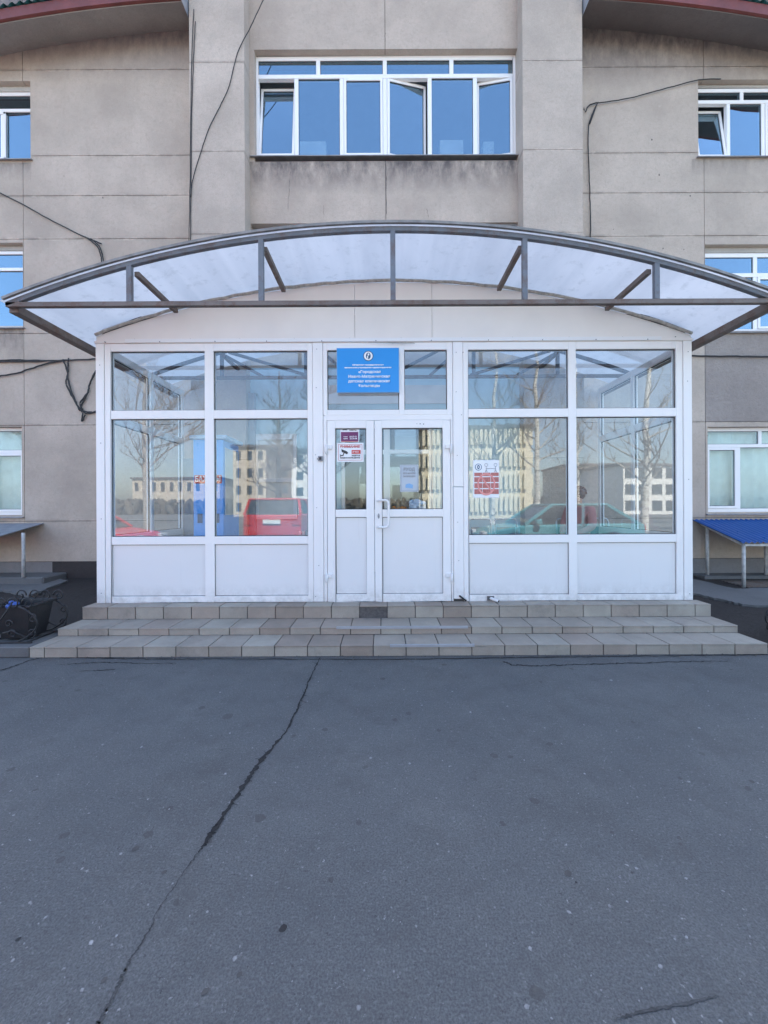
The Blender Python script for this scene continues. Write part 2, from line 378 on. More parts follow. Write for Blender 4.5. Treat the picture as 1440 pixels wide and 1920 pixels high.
def gp(x, y, z=0.0):                 # photograph position -> point on the horizontal plane at height z
    u = x - ROLL * (y - 960); v = y + ROLL * (x - 720); Y = (EYE - z) * F / (v - CY); return ((u - CX) / F * Y, Y)
def crack(pts, w, jit=.012, n=14, name='crack', cm='crack'):
    P = [Vector((*gp(x, y), 0)) for x, y in pts]; path = []; ws = []
    for i in range(len(P) - 1):
        for k in range(n):
            t = k / n; p = P[i].lerp(P[i + 1], t); path.append(p + Vector((random.uniform(-jit, jit), random.uniform(-jit, jit), 0)))
            ws.append((w[i] * (1 - t) + w[i + 1] * t) * random.uniform(.45, 1.5))
    path.append(P[-1]); ws.append(w[-1])
    vs = []; k = len(path)
    for i, p in enumerate(path):
        t = (path[min(i + 1, k - 1)] - path[max(0, i - 1)]).normalized(); a = Vector((-t.y, t.x, 0))
        vs += [p + a * ws[i] / 2 + Vector((0, 0, .003)), p - a * ws[i] / 2 + Vector((0, 0, .003))]
    m = MB().add(vs, [(2 * i, 2 * i + 1, 2 * i + 3, 2 * i + 2) for i in range(k - 1)])
    return part(m, name, M[cm], ground)
crack([(601, 1233), (583, 1268), (560, 1325), (535, 1375), (490, 1425), (460, 1468), (425, 1520), (400, 1560), (377, 1593)],
      [.008, .009, .011, .012, .026, .022, .017, .024, .010], .006)
crack([(377, 1593), (335, 1650), (295, 1710), (277, 1750), (245, 1800), (228, 1835), (205, 1880), (184, 1925)], [.005, .003, .003, .004, .005, .010, .008, .012], .005, cm='fadecrack')
crack([(942, 1240), (960, 1247), (1010, 1249), (1080, 1246), (1180, 1244), (1280, 1241), (1365, 1240)], [.008, .016, .014, .012, .014, .012, .006], .012)
crack([(110, 1247), (170, 1243), (230, 1243), (330, 1245)], [.004, .012, .012, .004], .012)
crack([(0, 1258), (25, 1250), (60, 1237), (110, 1228)], [.02, .014, .016, .01], .01)
crack([(150, 1259), (215, 1256)], [.004, .014], .01)
crack([(1150, 1913), (1210, 1896), (1300, 1880), (1345, 1868)], [.002, .008, .006, .002], .002, 14, cm='fadecrack')
crack([(105, 1232), (250, 1236), (420, 1236), (700, 1237), (1000, 1233), (1250, 1230), (1440, 1228)], [.03, .02, .015, .015, .02, .015, .02], .008, 20)
for _ in range(26):                  # crumbled bits and short side cracks along the long crack
    t = random.random(); P_ = [(601, 1233), (583, 1268), (560, 1325), (535, 1375), (490, 1425), (460, 1468), (425, 1520), (400, 1560), (377, 1593)]
    i = int(t * 8); f_ = t * 8 - i; x = P_[i][0] * (1 - f_) + P_[i + 1][0] * f_; y = P_[i][1] * (1 - f_) + P_[i + 1][1] * f_
    a = random.uniform(4, 14) * random.choice((-1, 1)); crack([(x, y), (x + a, y + random.uniform(-8, 8))], [.006, .001], .003, 4, cm=random.choice(('crack', 'fadecrack')))
def blot(x, y, r, rx=1.0):
    cx, cy = gp(x, y); k = 18; a0 = random.random() * 6
    pts = [(cx + r * rx * math.cos(i * 2 * math.pi / k) * random.uniform(.85, 1.12), cy + r * math.sin(i * 2 * math.pi / k + .2) * random.uniform(.85, 1.12), .002) for i in range(k)]
    return pts
st = MB()
for (x, y, r) in ((531, 1741, .013), (34, 1762, .007), (254, 1592, .013), (308, 1636, .009), (1065, 1638, .014), (1080, 1655, .004), (1275, 1583, .007), (1410, 1466, .012), (1185, 1637, .005), (449, 1828, .008), (385, 1860, .01), (195, 1838, .008), (116, 1598, .006)):
    p = blot(x, y, r); q = MB().add(p, [list(range(len(p)))]); part(q, 'tar_spot', M['tar'] if (x, y) in ((531, 1741), (34, 1762), (1080, 1655)) else M['stain'], ground)
# pale stone chips lying pressed in the asphalt
ch = MB()
for _ in range(210):
    x, y = random.uniform(-60, 1500), 1250 + 680 * random.random() ** .9
    cx, cy = gp(x, y); s = random.choice((.003, .004, .005, .007, .010)) * random.uniform(.5, 1.0); k = random.choice((4, 5, 6)); a0 = random.random() * 6; e = random.uniform(.35, 1)
    if y < 1400: s *= 1.3
    pts = []
    ca, sa = math.cos(a0), math.sin(a0)
    for i in range(k):
        t = 2 * math.pi * i / k + random.uniform(-.25, .25); u_, v_ = s * math.cos(t), s * e * math.sin(t); pts.append((cx + ca * u_ - sa * v_, cy + sa * u_ + ca * v_))
    ch.add([(a, b, .0002) for a, b in pts] + [(cx + (a - cx) * .7, cy + (b - cy) * .7, .0025) for a, b in pts],
           [list(range(k, 2 * k))] + [(i, (i + 1) % k, k + (i + 1) % k, k + i) for i in range(k)])
tag(ch.build('stone_chips', pm('stone_chip', (.24, .24, .24), .7, .35, 30)), label='pale stone chips scattered over the grey asphalt', cat='gravel', kind='stuff')

gm = MB()
for _ in range(260):
    x = random.uniform(-3.3, 3.6); y = 3.73 - abs(random.gauss(0, .05)) - .004; s = random.uniform(.004, .012)
    gm.add([(x, y, .004), (x + s, y + s * .3, .004 + s * .2), (x + s * .8, y + s, .004), (x - s * .2, y + s * .8, .006), (x + s * .4, y + s * .5, .006 + s * .5)], [(0, 1, 4), (1, 2, 4), (2, 3, 4), (3, 0, 4)])
tag(gm.build('grit', pm('grit', (.13, .11, .09), .9, .4, 40)), label='brown grit and crumbs gathered along the foot of the steps', cat='grit', kind='stuff')
# worn strips of soil and cement beside the porch
sL, sR = pX(147, 4.385), pX(1340, 4.385)
def tz(Y): return .012 + max(0, min(1, (Y - 4.0) / 2.77)) * .20
def gt(x, y, up=0):                  # photograph position -> point on the ground that rises towards the wall
    v = y + ROLL * (x - 720); Y = 5
    for _ in range(40): Y = .5 * Y + .5 * min(6.77, (EYE - tz(Y) - up) * F / (v - CY))
    return (x - ROLL * (y - 960) - CX) / F * Y, Y
def uneven(name, pts, up, m, jit=.02, n=8, th=.15, sub=False):
    out = []
    for i in range(len(pts)):
        a, b = Vector(pts[i]), Vector(pts[(i + 1) % len(pts)])
        for k in range(n): q = a.lerp(b, k / n); out.append((q.x + random.uniform(-jit, jit), min(6.775, q.y + random.uniform(-jit, jit))))
    k = len(out); top = [(x, y, tz(y) + up) for x, y in out]; bot = [(x, y, tz(y) + up - th) for x, y in out]
    return tag(MB().add(top + bot, [list(range(k)), list(range(2 * k - 1, k - 1, -1))] + [(i, i + k, (i + 1) % k + k, (i + 1) % k) for i in range(k)]).build(name, m), kind='structure')
uneven('soil', [(-9, 3.99), (sL - .02, 3.99), (sL - .02, 6.77), (-9, 6.77)], .0, M['soil'], .01)
uneven('soil', [(sR + .02, 3.9), (9, 3.9), (9, 6.77), (sR + .02, 6.77)], .0, M['soil'], .01)
uneven('pavement', [gt(-140, 1112, .03), gt(5, 1106, .03), gt(55, 1116, .03), gt(126, 1088, .03), gt(95, 1074, .03), (-8.8, 6.77)], .03, M['cement'], .012, 8, .1)
uneven('pavement', [gt(1302, 1112, .03), gt(1345, 1122, .03), gt(1400, 1134, .03), gt(1560, 1140, .03), (8.8, 5.3), (8.8, 5.84), (5.2, 5.84), (4.9, 6.77), (3.8, 6.77), (3.75, 5.9)], .03, M['cement'], .02, 8, .1)

# ------------------------------------------------------------------ entrance steps
Z0, Z1, Z2 = .9596 * D, .887 * D, .8166 * D
h0, h1, h2 = EYE - 1.10, EYE - 1.237, EYE - 1.311
XL, XR = -3.36, 3.63
steps = empty('entrance_steps', (.13, D, 0), 'three wide entrance steps clad in worn grey brown tiles below the glazed porch', 'steps')
core = MB(); core.box(XL + .012, XR - .012, Z0 + .012, 6.4, 0, h0 - .012); core.box(XL + .012, XR - .012, Z1 + .012, Z0 + .012, 0, h1 - .012); core.box(XL + .012, XR - .012, Z2 + .012, Z1 + .012, 0, h2 - .012)
part(core, 'base', M['groove'], steps)
tl = MB(); tw = .311; gap = .009
def tile(x0, x1, y0, y1, z0, z1, mi, chip=False):
    j = random.uniform(-.0015, .0015)
    tl.box(x0 + gap / 2, x1 - gap / 2, y0, y1, z0, z1 + j, mi)
for (yf, yb, zt, zb, off) in ((Z0, D + .02, h0, h1, 0.03), (Z1, Z0, h1, h2, .10), (Z2, Z1, h2, 0, .17)):
    x = XL - off
    while x < XR - .01:
        a, b_ = max(x, XL), min(x + tw, XR)
        if b_ - a > .03:
            px_mid = (a + b_) / 2
            mi = random.choices((0, 1, 2, 3), (9, 3, 0, 2))[0]
            if abs(px_mid) < 1.3 and random.random() < .4: mi = random.choice((2, 3))
            tile(a, b_, yf - .004, yb, zt - .012, zt, mi)
            if not (yf == Z0 and -.36 < px_mid < -.05 or (yf == Z0 and .02 < px_mid < .09)):
                tile(a, b_, yf - .001, yf + .012, zb + .002, zt - .014, mi if random.random() < .6 else random.choice((0, 1, 3)))
        x += tw
part(tl, 'tile_cladding', TILES, steps, .0015)
for (xa, xb, yf, zt) in ((631, 877, Z1, h1), (731, 889, Z2, h2)):
    m = MB(); a, b_ = pX(xa, yf, 1180), pX(xb, yf, 1180); m.box(a, b_, yf - .014, yf + .008, zt + .004, zt + .008); m.box(a, b_, yf - .014, yf - .008, zt - .014, zt + .004)
    part(m, 'metal_nosing', M['alu'], steps)
kb = MB(); x = XL - .01
while x > -5.2:
    w_ = random.uniform(.45, .6); kb.box(x - w_ + .008, x, Z2 + random.uniform(-.01, .015), 4.15, 0, h2 - random.uniform(.0, .012)); x -= w_
tag(kb.build('pavement', M['cement'], bevel=.008), kind='structure')

# ------------------------------------------------------------------ hospital building
B = empty('hospital_building', (0, YW, 0), 'grey concrete panel hospital building with three storeys of white framed windows', 'building')
def bigger(hs): return [(h[0] - .012, h[1] + .012, h[2] - .012, h[3] + .012) for h in hs]
def grid_wall(mb, x0, x1, z0, z1, yf, yb, holes=(), sx=(), sz=(), gp_=.009, mi=0, mfun=None, cuts=()):
    xs = sorted(set([x0, x1] + [h[0] for h in holes] + [h[1] for h in holes] + list(sx) + list(cuts))); zs = sorted(set([z0, z1] + [h[2] for h in holes] + [h[3] for h in holes] + list(sz)))
    xs = [x for x in xs if x0 <= x <= x1]; zs = [z for z in zs if z0 <= z <= z1]
    for i in range(len(xs) - 1):
        for j in range(len(zs) - 1):
            cx, cz = (xs[i] + xs[i + 1]) / 2, (zs[j] + zs[j + 1]) / 2
            if any(h[0] < cx < h[1] and h[2] < cz < h[3] for h in holes): continue
            a = xs[i] + (gp_ / 2 if xs[i] in sx else 0); b_ = xs[i + 1] - (gp_ / 2 if xs[i + 1] in sx else 0)
            c = zs[j] + (gp_ / 2 if zs[j] in sz else 0); d = zs[j + 1] - (gp_ / 2 if zs[j + 1] in sz else 0)
            mb.box(a, b_, yf, yb, c, d, mfun(cx, cz) if mfun else mi)

ROOFZ = EYE + 8.25
PLx0, PLx1, PRx0, PRx1 = pX(359, YP), pX(462, YP), pX(984, YP), pX(1096, YP)
seams_w = [pZ(y, YW) for y in (128, 289, 364, 445, 622, 794, 974, 1050)]
win_spec = []
def rect(x0, x1, y0, y1, Y, xm=None):
    xm = xm if xm is not None else (x0 + x1) / 2
    return [pX(x0, Y, (y0 + y1) / 2), pX(x1, Y, (y0 + y1) / 2), pZ(y1, Y, xm), pZ(y0, Y, xm)]
Lh = [rect(-330, 57, 152, 297, YW, 30), rect(-330, 43, 455, 612, YW, 30), rect(-330, 41, 800, 966, YW, 30)]
Rh = [rect(1309, 1690, 149, 292, YW, 1400), rect(1322, 1690, 458, 620, YW, 1400), rect(1327, 1690, 800, 960, YW, 1400)]
# wings
for side, x0, x1, holes, vs in (('l', -9.5, PLx0 + .02, Lh, [pX(45, YW, 700), pX(-345, YW, 700)]), ('r', PRx1 - .02, 9.5, Rh, [pX(1322, YW, 700), pX(1705, YW, 700)])):
    m = MB()
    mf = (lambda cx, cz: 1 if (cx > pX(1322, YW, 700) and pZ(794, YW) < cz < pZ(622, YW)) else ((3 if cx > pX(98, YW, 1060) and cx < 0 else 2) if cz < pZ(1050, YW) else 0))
    grid_wall(m, x0, x1, 0, ROOFZ + .9, YW, YW + .18, holes, vs, seams_w, mfun=mf, cuts=[pX(98, YW, 1060)])
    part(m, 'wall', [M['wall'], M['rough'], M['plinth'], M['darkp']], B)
    k = MB(); grid_wall(k, x0 + .01, x1 - .01, 0, ROOFZ + .89, YW + .025, YW + .34, bigger(holes), (), ())
    part(k, 'wall_backing', M['groove'], B)
# pilasters
for x0, x1 in ((PLx0, PLx1), (PRx0, PRx1)):
    m = MB(); grid_wall(m, x0, x1, 0, 11.2, YP, YW + .3, (), (), [pZ(y, YP) for y in (115, 282, 437, 640, 860)], .007)
    part(m, 'pilaster', M['pil'], B)
    k = MB().box(x0 + .008, x1 - .008, YP + .01, YW + .28, 0, 11.18); part(k, 'wall_backing', M['groove'], B)
# centre bay
Ch = [pX(477, YR, 200), pX(973, YR, 200), pZ(302, YR), pZ(92, YR)]
Ch2 = [pX(470, YR, 420), pX(984, YR, 420), pZ(600, YR), pZ(418, YR)]
IN = [pX(640, YR), pX(812, YR), FLOOR, pZ(795, YR)]        # inner doorway
midx = pX(723, YR, 300); WBZ = pZ(690, YR)
m = MB(); grid_wall(m, PLx1 - .01, PRx0 + .01, WBZ, 11.0, YR, YR + .22, [Ch, Ch2], [midx], [pZ(y, YR) for y in ()])
part(m, 'wall', M['bay'], B)
k = MB(); grid_wall(k, PLx1 - .005, PRx0 + .005, WBZ + .003, 10.99, YR + .025, YR + .34, bigger([Ch, Ch2])); part(k, 'wall_backing', M['groove'], B)
m = MB(); grid_wall(m, PLx1 - .01, PRx0 + .01, 0, WBZ - .003, YR - .03, YR + .3, [IN]); part(m, 'porch_back_wall', M['pblue'], B)
# broken edge above the recess
m = MB(); x = Ch2[0]
while x < Ch2[1]:
    w_ = random.uniform(.05, .3); e = min(x + w_, Ch2[1] - .002)
    if x > 1.0: m.box(x, e, YR + .03, YR + .2, Ch2[3] - random.uniform(.02, .08), Ch2[3] + .01)
    x += w_
part(m, 'broken_edge', M['plinth'], B)
# cracks and chipped spots in the render
def wcrack(pts, Y, w=.006):
    m = MB(); P3 = []
    for i in range(len(pts) - 1):
        for k in range(6): t = k / 6; P3.append((pts[i][0] * (1 - t) + pts[i + 1][0] * t + random.uniform(-.8, .8), pts[i][1] * (1 - t) + pts[i + 1][1] * t))
    vs = []
    for (x, y) in P3:
        a, z = px(x, y, Y); ww = w * random.uniform(.2, 1); vs += [(a - ww / 2, Y - .002, z), (a + ww / 2, Y - .002, z + ww * .4)]
    m.add(vs, [(2 * i, 2 * i + 1, 2 * i + 3, 2 * i + 2) for i in range(len(P3) - 1)]); part(m, 'wall_crack', M['groove'], B)
wcrack([(545, 322), (543, 350), (541, 368), (539, 398)], YR); wcrack([(606, 385), (608, 412)], YR, .004); wcrack([(800, 392), (804, 412)], YR); wcrack([(722, 60), (722, 82)], YR, .012)
wcrack([(723, 302), (724, 350), (724, 412)], YR, .016)
for (x, y, r) in ((1222, 262, .018), (1236, 328, .02), (1294, 367, .016), (1243, 466, .016), (1282, 468, .012), (193, 371, .016), (1327, 817, .01), (1095, 205, .03), (120, 330, .01), (1150, 430, .01)):
    a, z = px(x, y, YW); k_ = 9
    part(MB().prism([(a + r * .6 * math.cos(i * 6.283 / k_) * random.uniform(.5, 1.2), z + r * math.sin(i * 6.283 / k_) * random.uniform(.5, 1.2)) for i in range(k_)], YW - .0025, YW - .0005), 'chipped_spot', M['groove'], B)
for i, (x0_, x1_, y0_) in enumerate(((563, 612, 268), (824, 868, 267), (905, 925, 270))):     # things standing by the glass inside
    tag(MB().box(pX(x0_, 7.3, 290), pX(x1_, 7.3, 290), 7.25, 7.4, EYE + 4.0, pZ(y0_, 7.3)).build('box_file', M['curtain'], bevel=.01), ('pale box by the upper window glass in its second pane from the left', 'pale box by the upper window glass in its fifth pane from the left', 'narrow pale box by the upper window glass in its rightmost pane')[i], 'box')
# rest of the shell
m = MB()
m.box(-9.5, -9.2, YW + .34, 17.7, 0, ROOFZ + .9); m.box(9.2, 9.5, YW + .34, 17.7, 0, ROOFZ + .9); m.box(-9.5, 9.5, 17.7, 18, 0, ROOFZ + .9)
part(m, 'wall', M['wall'], B)
m = MB(); m.box(-9.19, 9.19, 9.2, 9.3, 0, 9.2)
for z in (.25, 3.1, 6.0, 9.15): m.box(-9.19, 9.19, YW + .36, 9.19, z - .05, z + .05)
part(m, 'room_wall', M['darkroom'], B)

M['headm'] = concrete('window_head_render', (.50, .47, .43))
def window(parent, r, Y, trans=None, tm=(), mull=(), sashes=(), curtain=False, sillm=True, fw=.055, label=None, open_={}, gm='pane2', head=0):
    """r = x0,x1,z0,z1 ; trans = z of transom ; tm = mullion xs over it ; mull = mullion xs under it ; open_ = {cell: tilt degrees}"""
    x0, x1, z0, z1 = r; y0, y1 = Y + .10, Y + .165
    f = MB(); f.box(x0, x0 + fw, y0, y1, z0, z1); f.box(x1 - fw, x1, y0, y1, z0, z1); f.box(x0 + fw, x1 - fw, y0, y1, z0, z0 + fw); f.box(x0 + fw, x1 - fw, y0, y1, z1 - fw, z1)
    top = z1 - fw
    if trans:
        f.box(x0 + fw, x1 - fw, y0 - .004, y1, trans - fw / 2, trans + fw / 2)
        for x in tm: f.box(x - fw / 2, x + fw / 2, y0 - .001, y1, trans + fw / 2, top)
        top = trans - fw / 2
    for x in mull: f.box(x - fw / 2, x + fw / 2, y0 - .001, y1, z0 + fw, top)
    fr = part(f, 'window', M['upvc'], parent, .004)
    if label: fr['label'] = label
    def pane(a, b_, c, d, y, deg=0):
        seal = MB(); t = .007
        seal.box(a, b_, y - .006, y - .002, c, c + t); seal.box(a, b_, y - .006, y - .002, d - t, d); seal.box(a, a + t, y - .006, y - .002, c + t, d - t); seal.box(b_ - t, b_, y - .006, y - .002, c + t, d - t)
        p = MB().box(a, b_, y, y + .003, c, d).add(seal.v, seal.f, 1)
        return p
    cells = []
    if trans:
        xs = [x0 + fw] + [v for x in tm for v in (x - fw / 2, x + fw / 2)] + [x1 - fw]
        for i in range(0, len(xs), 2): cells.append((xs[i], xs[i + 1], trans + fw / 2, z1 - fw, None))
    xs = [x0 + fw] + [v for x in mull for v in (x - fw / 2, x + fw / 2)] + [x1 - fw]
    for j, i in enumerate(range(0, len(xs), 2)): cells.append((xs[i], xs[i + 1], z0 + fw, top, j))
    for a, b_, c, d, j in cells:
        if j is not None and j in sashes:
            sw = .045; s = MB(); yy = y0 - .012; y2 = y0 + .05
            deg, hinge = open_.get(j, (0, 'b'))
            s.box(a + .004, a + sw, yy, y2, c + .004, d - .004); s.box(b_ - sw, b_ - .004, yy, y2, c + .004, d - .004)
            s.box(a + sw, b_ - sw, yy, y2, c + .004, c + sw); s.box(a + sw, b_ - sw, yy, y2, d - sw, d - .004)
            p = pane(a + sw, b_ - sw, c + sw, d - sw, yy + .02)
            if deg:
                if hinge == 'b': T = Matrix.Translation((0, y0, c)) @ Matrix.Rotation(-R(deg), 4, 'X') @ Matrix.Translation((0, -y0, -c))
                elif hinge == 'r': T = Matrix.Translation((b_, y0, 0)) @ Matrix.Rotation(R(deg), 4, 'Z') @ Matrix.Translation((-b_, -y0, 0))
                else: T = Matrix.Translation((a, y0, 0)) @ Matrix.Rotation(R(deg), 4, 'Z') @ Matrix.Translation((-a, -y0, 0))
                for q in (s, p): q.v = [tuple(T @ Vector(v)) for v in q.v]
            part(s, 'sash', M['upvc'], fr, .003); part(p, 'pane', [M[gm], M['seal']], fr)
        else: part(pane(a, b_, c, d, y0 + .02), 'pane', [M[gm], M['seal']], fr)
    if sillm:
        s = MB().add([(x0 - .04, Y - .045, z0 - .035), (x1 + .04, Y - .045, z0 - .035), (x1 + .04, y0, z0), (x0 - .04, y0, z0),
                      (x0 - .04, Y - .045, z0 - .05), (x1 + .04, Y - .045, z0 - .05), (x1 + .04, y0, z0 - .012), (x0 - .04, y0, z0 - .012)],
                     [(0, 1, 2, 3), (4, 7, 6, 5), (0, 4, 5, 1), (1, 5, 6, 2), (2, 6, 7, 3), (3, 7, 4, 0)])
        part(s, 'sill', M['sill'], fr)
    if head: part(MB().box(x0, x1, Y + .085, Y + .17, z1 + .002, z1 + head), 'lintel', M['headm'], fr, .004)
    if curtain:
        cm = MB(); n_ = 60
        vs = []
        for i in range(n_ + 1):
            x = x0 + (x1 - x0) * i / n_; yy = y1 + .06 + .02 * math.sin(i * 1.7) + .012 * math.sin(i * .6)
            vs += [(x, yy, z0), (x, yy, z1)]
        cm.add(vs, [(2 * i, 2 * i + 2, 2 * i + 3, 2 * i + 1) for i in range(n_)], 0, True); part(cm, 'curtain', M['curtain'], fr)
    return fr
cw = [pX(478, YR + .1, 200), pX(968, YR + .1, 200), pZ(300, YR + .1), pZ(105, YR + .1)]
xm = lambda x: pX(x, YR + .1, 250)
window(B, [cw[0] - .01, cw[1] + .01, cw[2], cw[3]], YR, pZ(143, YR + .1), [xm(597), xm(722), xm(847)], [xm(556), xm(641), xm(722), xm(806), xm(891)], (0, 2, 3, 5), fw=.07,
       open_={0: (7, 'b'), 3: (12, 'l'), 5: (-9, 'r')}, label='wide window over the canopy with four top lights and six lower panes')
# lintel strip above it
part(MB().box(Ch[0], Ch[1], YR + .09, YR + .2, cw[3] + .003, Ch[3]), 'lintel', M['headm'], B)
yw = YW + .1
window(B, [Lh[0][0], Lh[0][1], Lh[0][2], Lh[0][3] - .09], YW, pZ(207, yw, 20), [pX(-130, yw, 180)], [pX(4, yw, 250), pX(-110, yw, 250)], (1,), head=.09)
window(B, [Lh[1][0], Lh[1][1], Lh[1][2], Lh[1][3] - .08], YW, pZ(505, yw, 20), [pX(-130, yw, 480)], [pX(-60, yw, 550), pX(-180, yw, 550)], (1,), head=.08)
window(B, [Lh[2][0], Lh[2][1], Lh[2][2], Lh[2][3]], YW, pZ(847, yw, 20), [pX(-130, yw, 820)], [pX(-12, yw, 900), pX(-150, yw, 900)], (2,), curtain=True, gm='pane3')
window(B, [Rh[0][0], Rh[0][1], Rh[0][2], Rh[0][3] - .05], YW, pZ(191, yw, 1380), [pX(1391, yw, 180), pX(1530, yw, 180)], [pX(1366, yw, 250), pX(1431, yw, 250), pX(1530, yw, 250)], (0, 2), open_={0: (8, 'b')}, fw=.06, head=.05)
window(B, [Rh[1][0], Rh[1][1], Rh[1][2], Rh[1][3] - .09], YW, pZ(516, yw, 1380), [pX(1416, yw, 480), pX(1530, yw, 480)], [pX(1416, yw, 560), pX(1530, yw, 560)], (1,), fw=.07, head=.09)
window(B, [Rh[2][0], Rh[2][1], Rh[2][2], Rh[2][3]], YW, pZ(836, yw, 1380), [pX(1425, yw, 820)], [pX(1385, yw, 900), pX(1530, yw, 900)], (0,), curtain=True, fw=.06, gm='pane3')
window(B, [Ch2[0] + .02, Ch2[1] - .02, Ch2[2], Ch2[3] - .12], YR + .02, None, (), [midx], (), fw=.07)

# eaves: soffit slab, red-brown board, corrugated sheet, roof
for s, xa, xb in ((-1, PLx0 - .02, -9.6), (1, PRx1 + .02, 9.6)):
    def e(t):                               # inner end t=0 at the pilaster, falling away from it
        x = xa + (xb - xa) * t; dx = abs(x - xa); drop = .055 * dx + .022 * dx * dx if dx < 3.6 else .055 * 3.6 + .022 * 3.6 ** 2 + .06 * (dx - 3.6)
        return x, drop
    jz, oz, yo = EYE + 8.24, EYE + 8.05, 6.28
    n_ = 26
    vs = []; fs = []; vb = []; vt = []
    for i in range(n_ + 1):
        x, d = e(i / n_)
        vs += [(x, YW - .0, jz - d), (x, yo, oz - d), (x, yo, oz - d + .06), (x, YW, jz - d + .3)]
        vb += [(x, yo - .045, oz - d + .015), (x, yo - .003, oz - d + .015), (x, yo - .003, oz - d + .18), (x, yo - .045, oz - d + .18)]
    for i in range(n_):
        for k in range(4): fs.append((4 * i + k, 4 * i + 4 + k, 4 * i + 4 + (k + 1) % 4, 4 * i + (k + 1) % 4))
    caps = [(0, 1, 2, 3), tuple(4 * n_ + k for k in range(4))]
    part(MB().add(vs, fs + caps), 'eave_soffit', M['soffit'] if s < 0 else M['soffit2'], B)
    part(MB().add(vb, fs + caps), 'fascia_board', M['redboard'], B)
    # corrugated roof sheet, wave runs along x
    m = MB(); nn = 460; cs = []
    for i in range(nn + 1):
        x, d = e(i / nn); w_ = .022 * math.sin(x * 2 * math.pi / .13)
        cs += [(x, yo - .075, oz - d + .195 + w_), (x, 12.4, oz - d + .195 + w_ + 2.35)]
    m.add(cs, [(2 * i, 2 * i + 2, 2 * i + 3, 2 * i + 1) for i in range(nn)], 0, True)
    part(m, 'roof', M['teal'], B)
    # end flashing against the pilaster
    xe = xa - s * .0
    m = MB(); m.prism([(xe, oz - .02), (xe + s * .12, oz + .35), (xe + s * .01, oz + .75), (xe - s * .02, oz + .75)], yo - .1, YW - .02)
    part(m, 'end_flashing', M['flash'], B)
m = MB().add([(-9.6, 12.4, 12.0), (9.6, 12.4, 12.0), (9.6, 18.3, 9.9), (-9.6, 18.3, 9.9)], [(0, 1, 2, 3)])
m.box(PLx0 - .02, PRx1 + .02, YW + .36, 12.3, 11.0, 11.2); m.add([(-9.6, 12.4, 9), (9.6, 12.4, 9), (9.6, 12.4, 12), (-9.6, 12.4, 12)], [(0, 1, 2, 3)])
part(m, 'roof', M['teal'], B)

# ------------------------------------------------------------------ porch
P = empty('entrance_porch', (.11, D, FLOOR), 'white framed glazed entrance porch standing on the tiled steps', 'porch')
yA, yB = D, D + .07
def prx(x, y=900): return pX(x, D, y)
def prz(y, x=720): return pZ(y, D, x)
PX0, PX1 = prx(181), prx(1297.5)
ZT = prz(642, 738)
zr = {k: (prz(k, 390)) for k in (658, 769, 785, 1006, 1021, 1118)}
def gl_pane(a, b_, c, d, y=None, parent=None, name='pane'):
    y = yA + .03 if y is None else y; t = .008
    p = MB().box(a, b_, y, y + .004, c, d)
    k = MB(); k.box(a, b_, y - .008, y - .003, c, c + t); k.box(a, b_, y - .008, y - .003, d - t, d); k.box(a, a + t, y - .008, y - .003, c + t, d - t); k.box(b_ - t, b_, y - .008, y - .003, c + t, d - t)
    p.add(k.v, k.f, 1); return part(p, name, [M['pane'], M['seal']], parent)
def infill(a, b_, c, d, parent, y=None):
    y = yA + .022 if y is None else y
    q = MB().box(a + .006, b_ - .006, y, y + .02, c + .006, d - .006).box(a, b_, y + .004, y + .018, c, d, 1)
    return part(q, 'infill_panel', [M['upvc2'], M['seal']], parent)
def front_section(xs_out, cols):
    x0, x1 = xs_out; f = MB(); rows = [(zr[769], zr[658]), (zr[1006], zr[785]), (zr[1118], zr[1021])]
    f.box(x0, cols[0][0], yA, yB, FLOOR + .002, ZT); f.box(cols[0][1], cols[1][0], yA, yB, FLOOR + .002, ZT); f.box(cols[1][1], x1, yA, yB, FLOOR + .002, ZT)
    for c in cols:
        f.box(c[0], c[1], yA, yB, FLOOR + .002, zr[1118]); f.box(c[0], c[1], yA, yB, zr[1021], zr[1006]); f.box(c[0], c[1], yA, yB, zr[785], zr[769]); f.box(c[0], c[1], yA, yB, zr[658], ZT)
    fr = part(f, 'window', M['upvc'], P, .004)
    for c in cols:
        gl_pane(c[0], c[1], rows[0][0], rows[0][1], parent=fr); gl_pane(c[0], c[1], rows[1][0], rows[1][1], parent=fr); infill(c[0], c[1], rows[2][0], rows[2][1], fr)
    return fr
front_section((prx(197), prx(587)), ((prx(208), prx(384.5)), (prx(401), prx(577))))['label'] = 'glazed front section left of the door with two columns of panes'
front_section((prx(869), prx(1281)), ((prx(878.5), prx(1066.5)), (prx(1081), prx(1268.5))))['label'] = 'glazed front section right of the door with two columns of panes'
# corner posts and door-side boards
m = MB(); m.box(PX0, prx(196.5), yA - .008, yA + .10, FLOOR + .001, ZT); part(m, 'corner_post', M['upvc'], P, .004)
m = MB(); m.box(prx(1281.5), PX1, yA - .008, yA + .10, FLOOR + .001, ZT); part(m, 'corner_post', M['upvc'], P, .004)
m = MB(); m.box(prx(587.5), prx(606), yA - .006, yB, FLOOR + .004, ZT); part(m, 'side_board', M['upvc'], P, .003)
m = MB(); m.box(prx(850), prx(868.5), yA - .006, yB, prz(913), ZT); m.box(prx(850), prx(868.5), yA - .006, yB, FLOOR + .03, prz(914)); part(m, 'side_board', M['upvc'], P, .003)
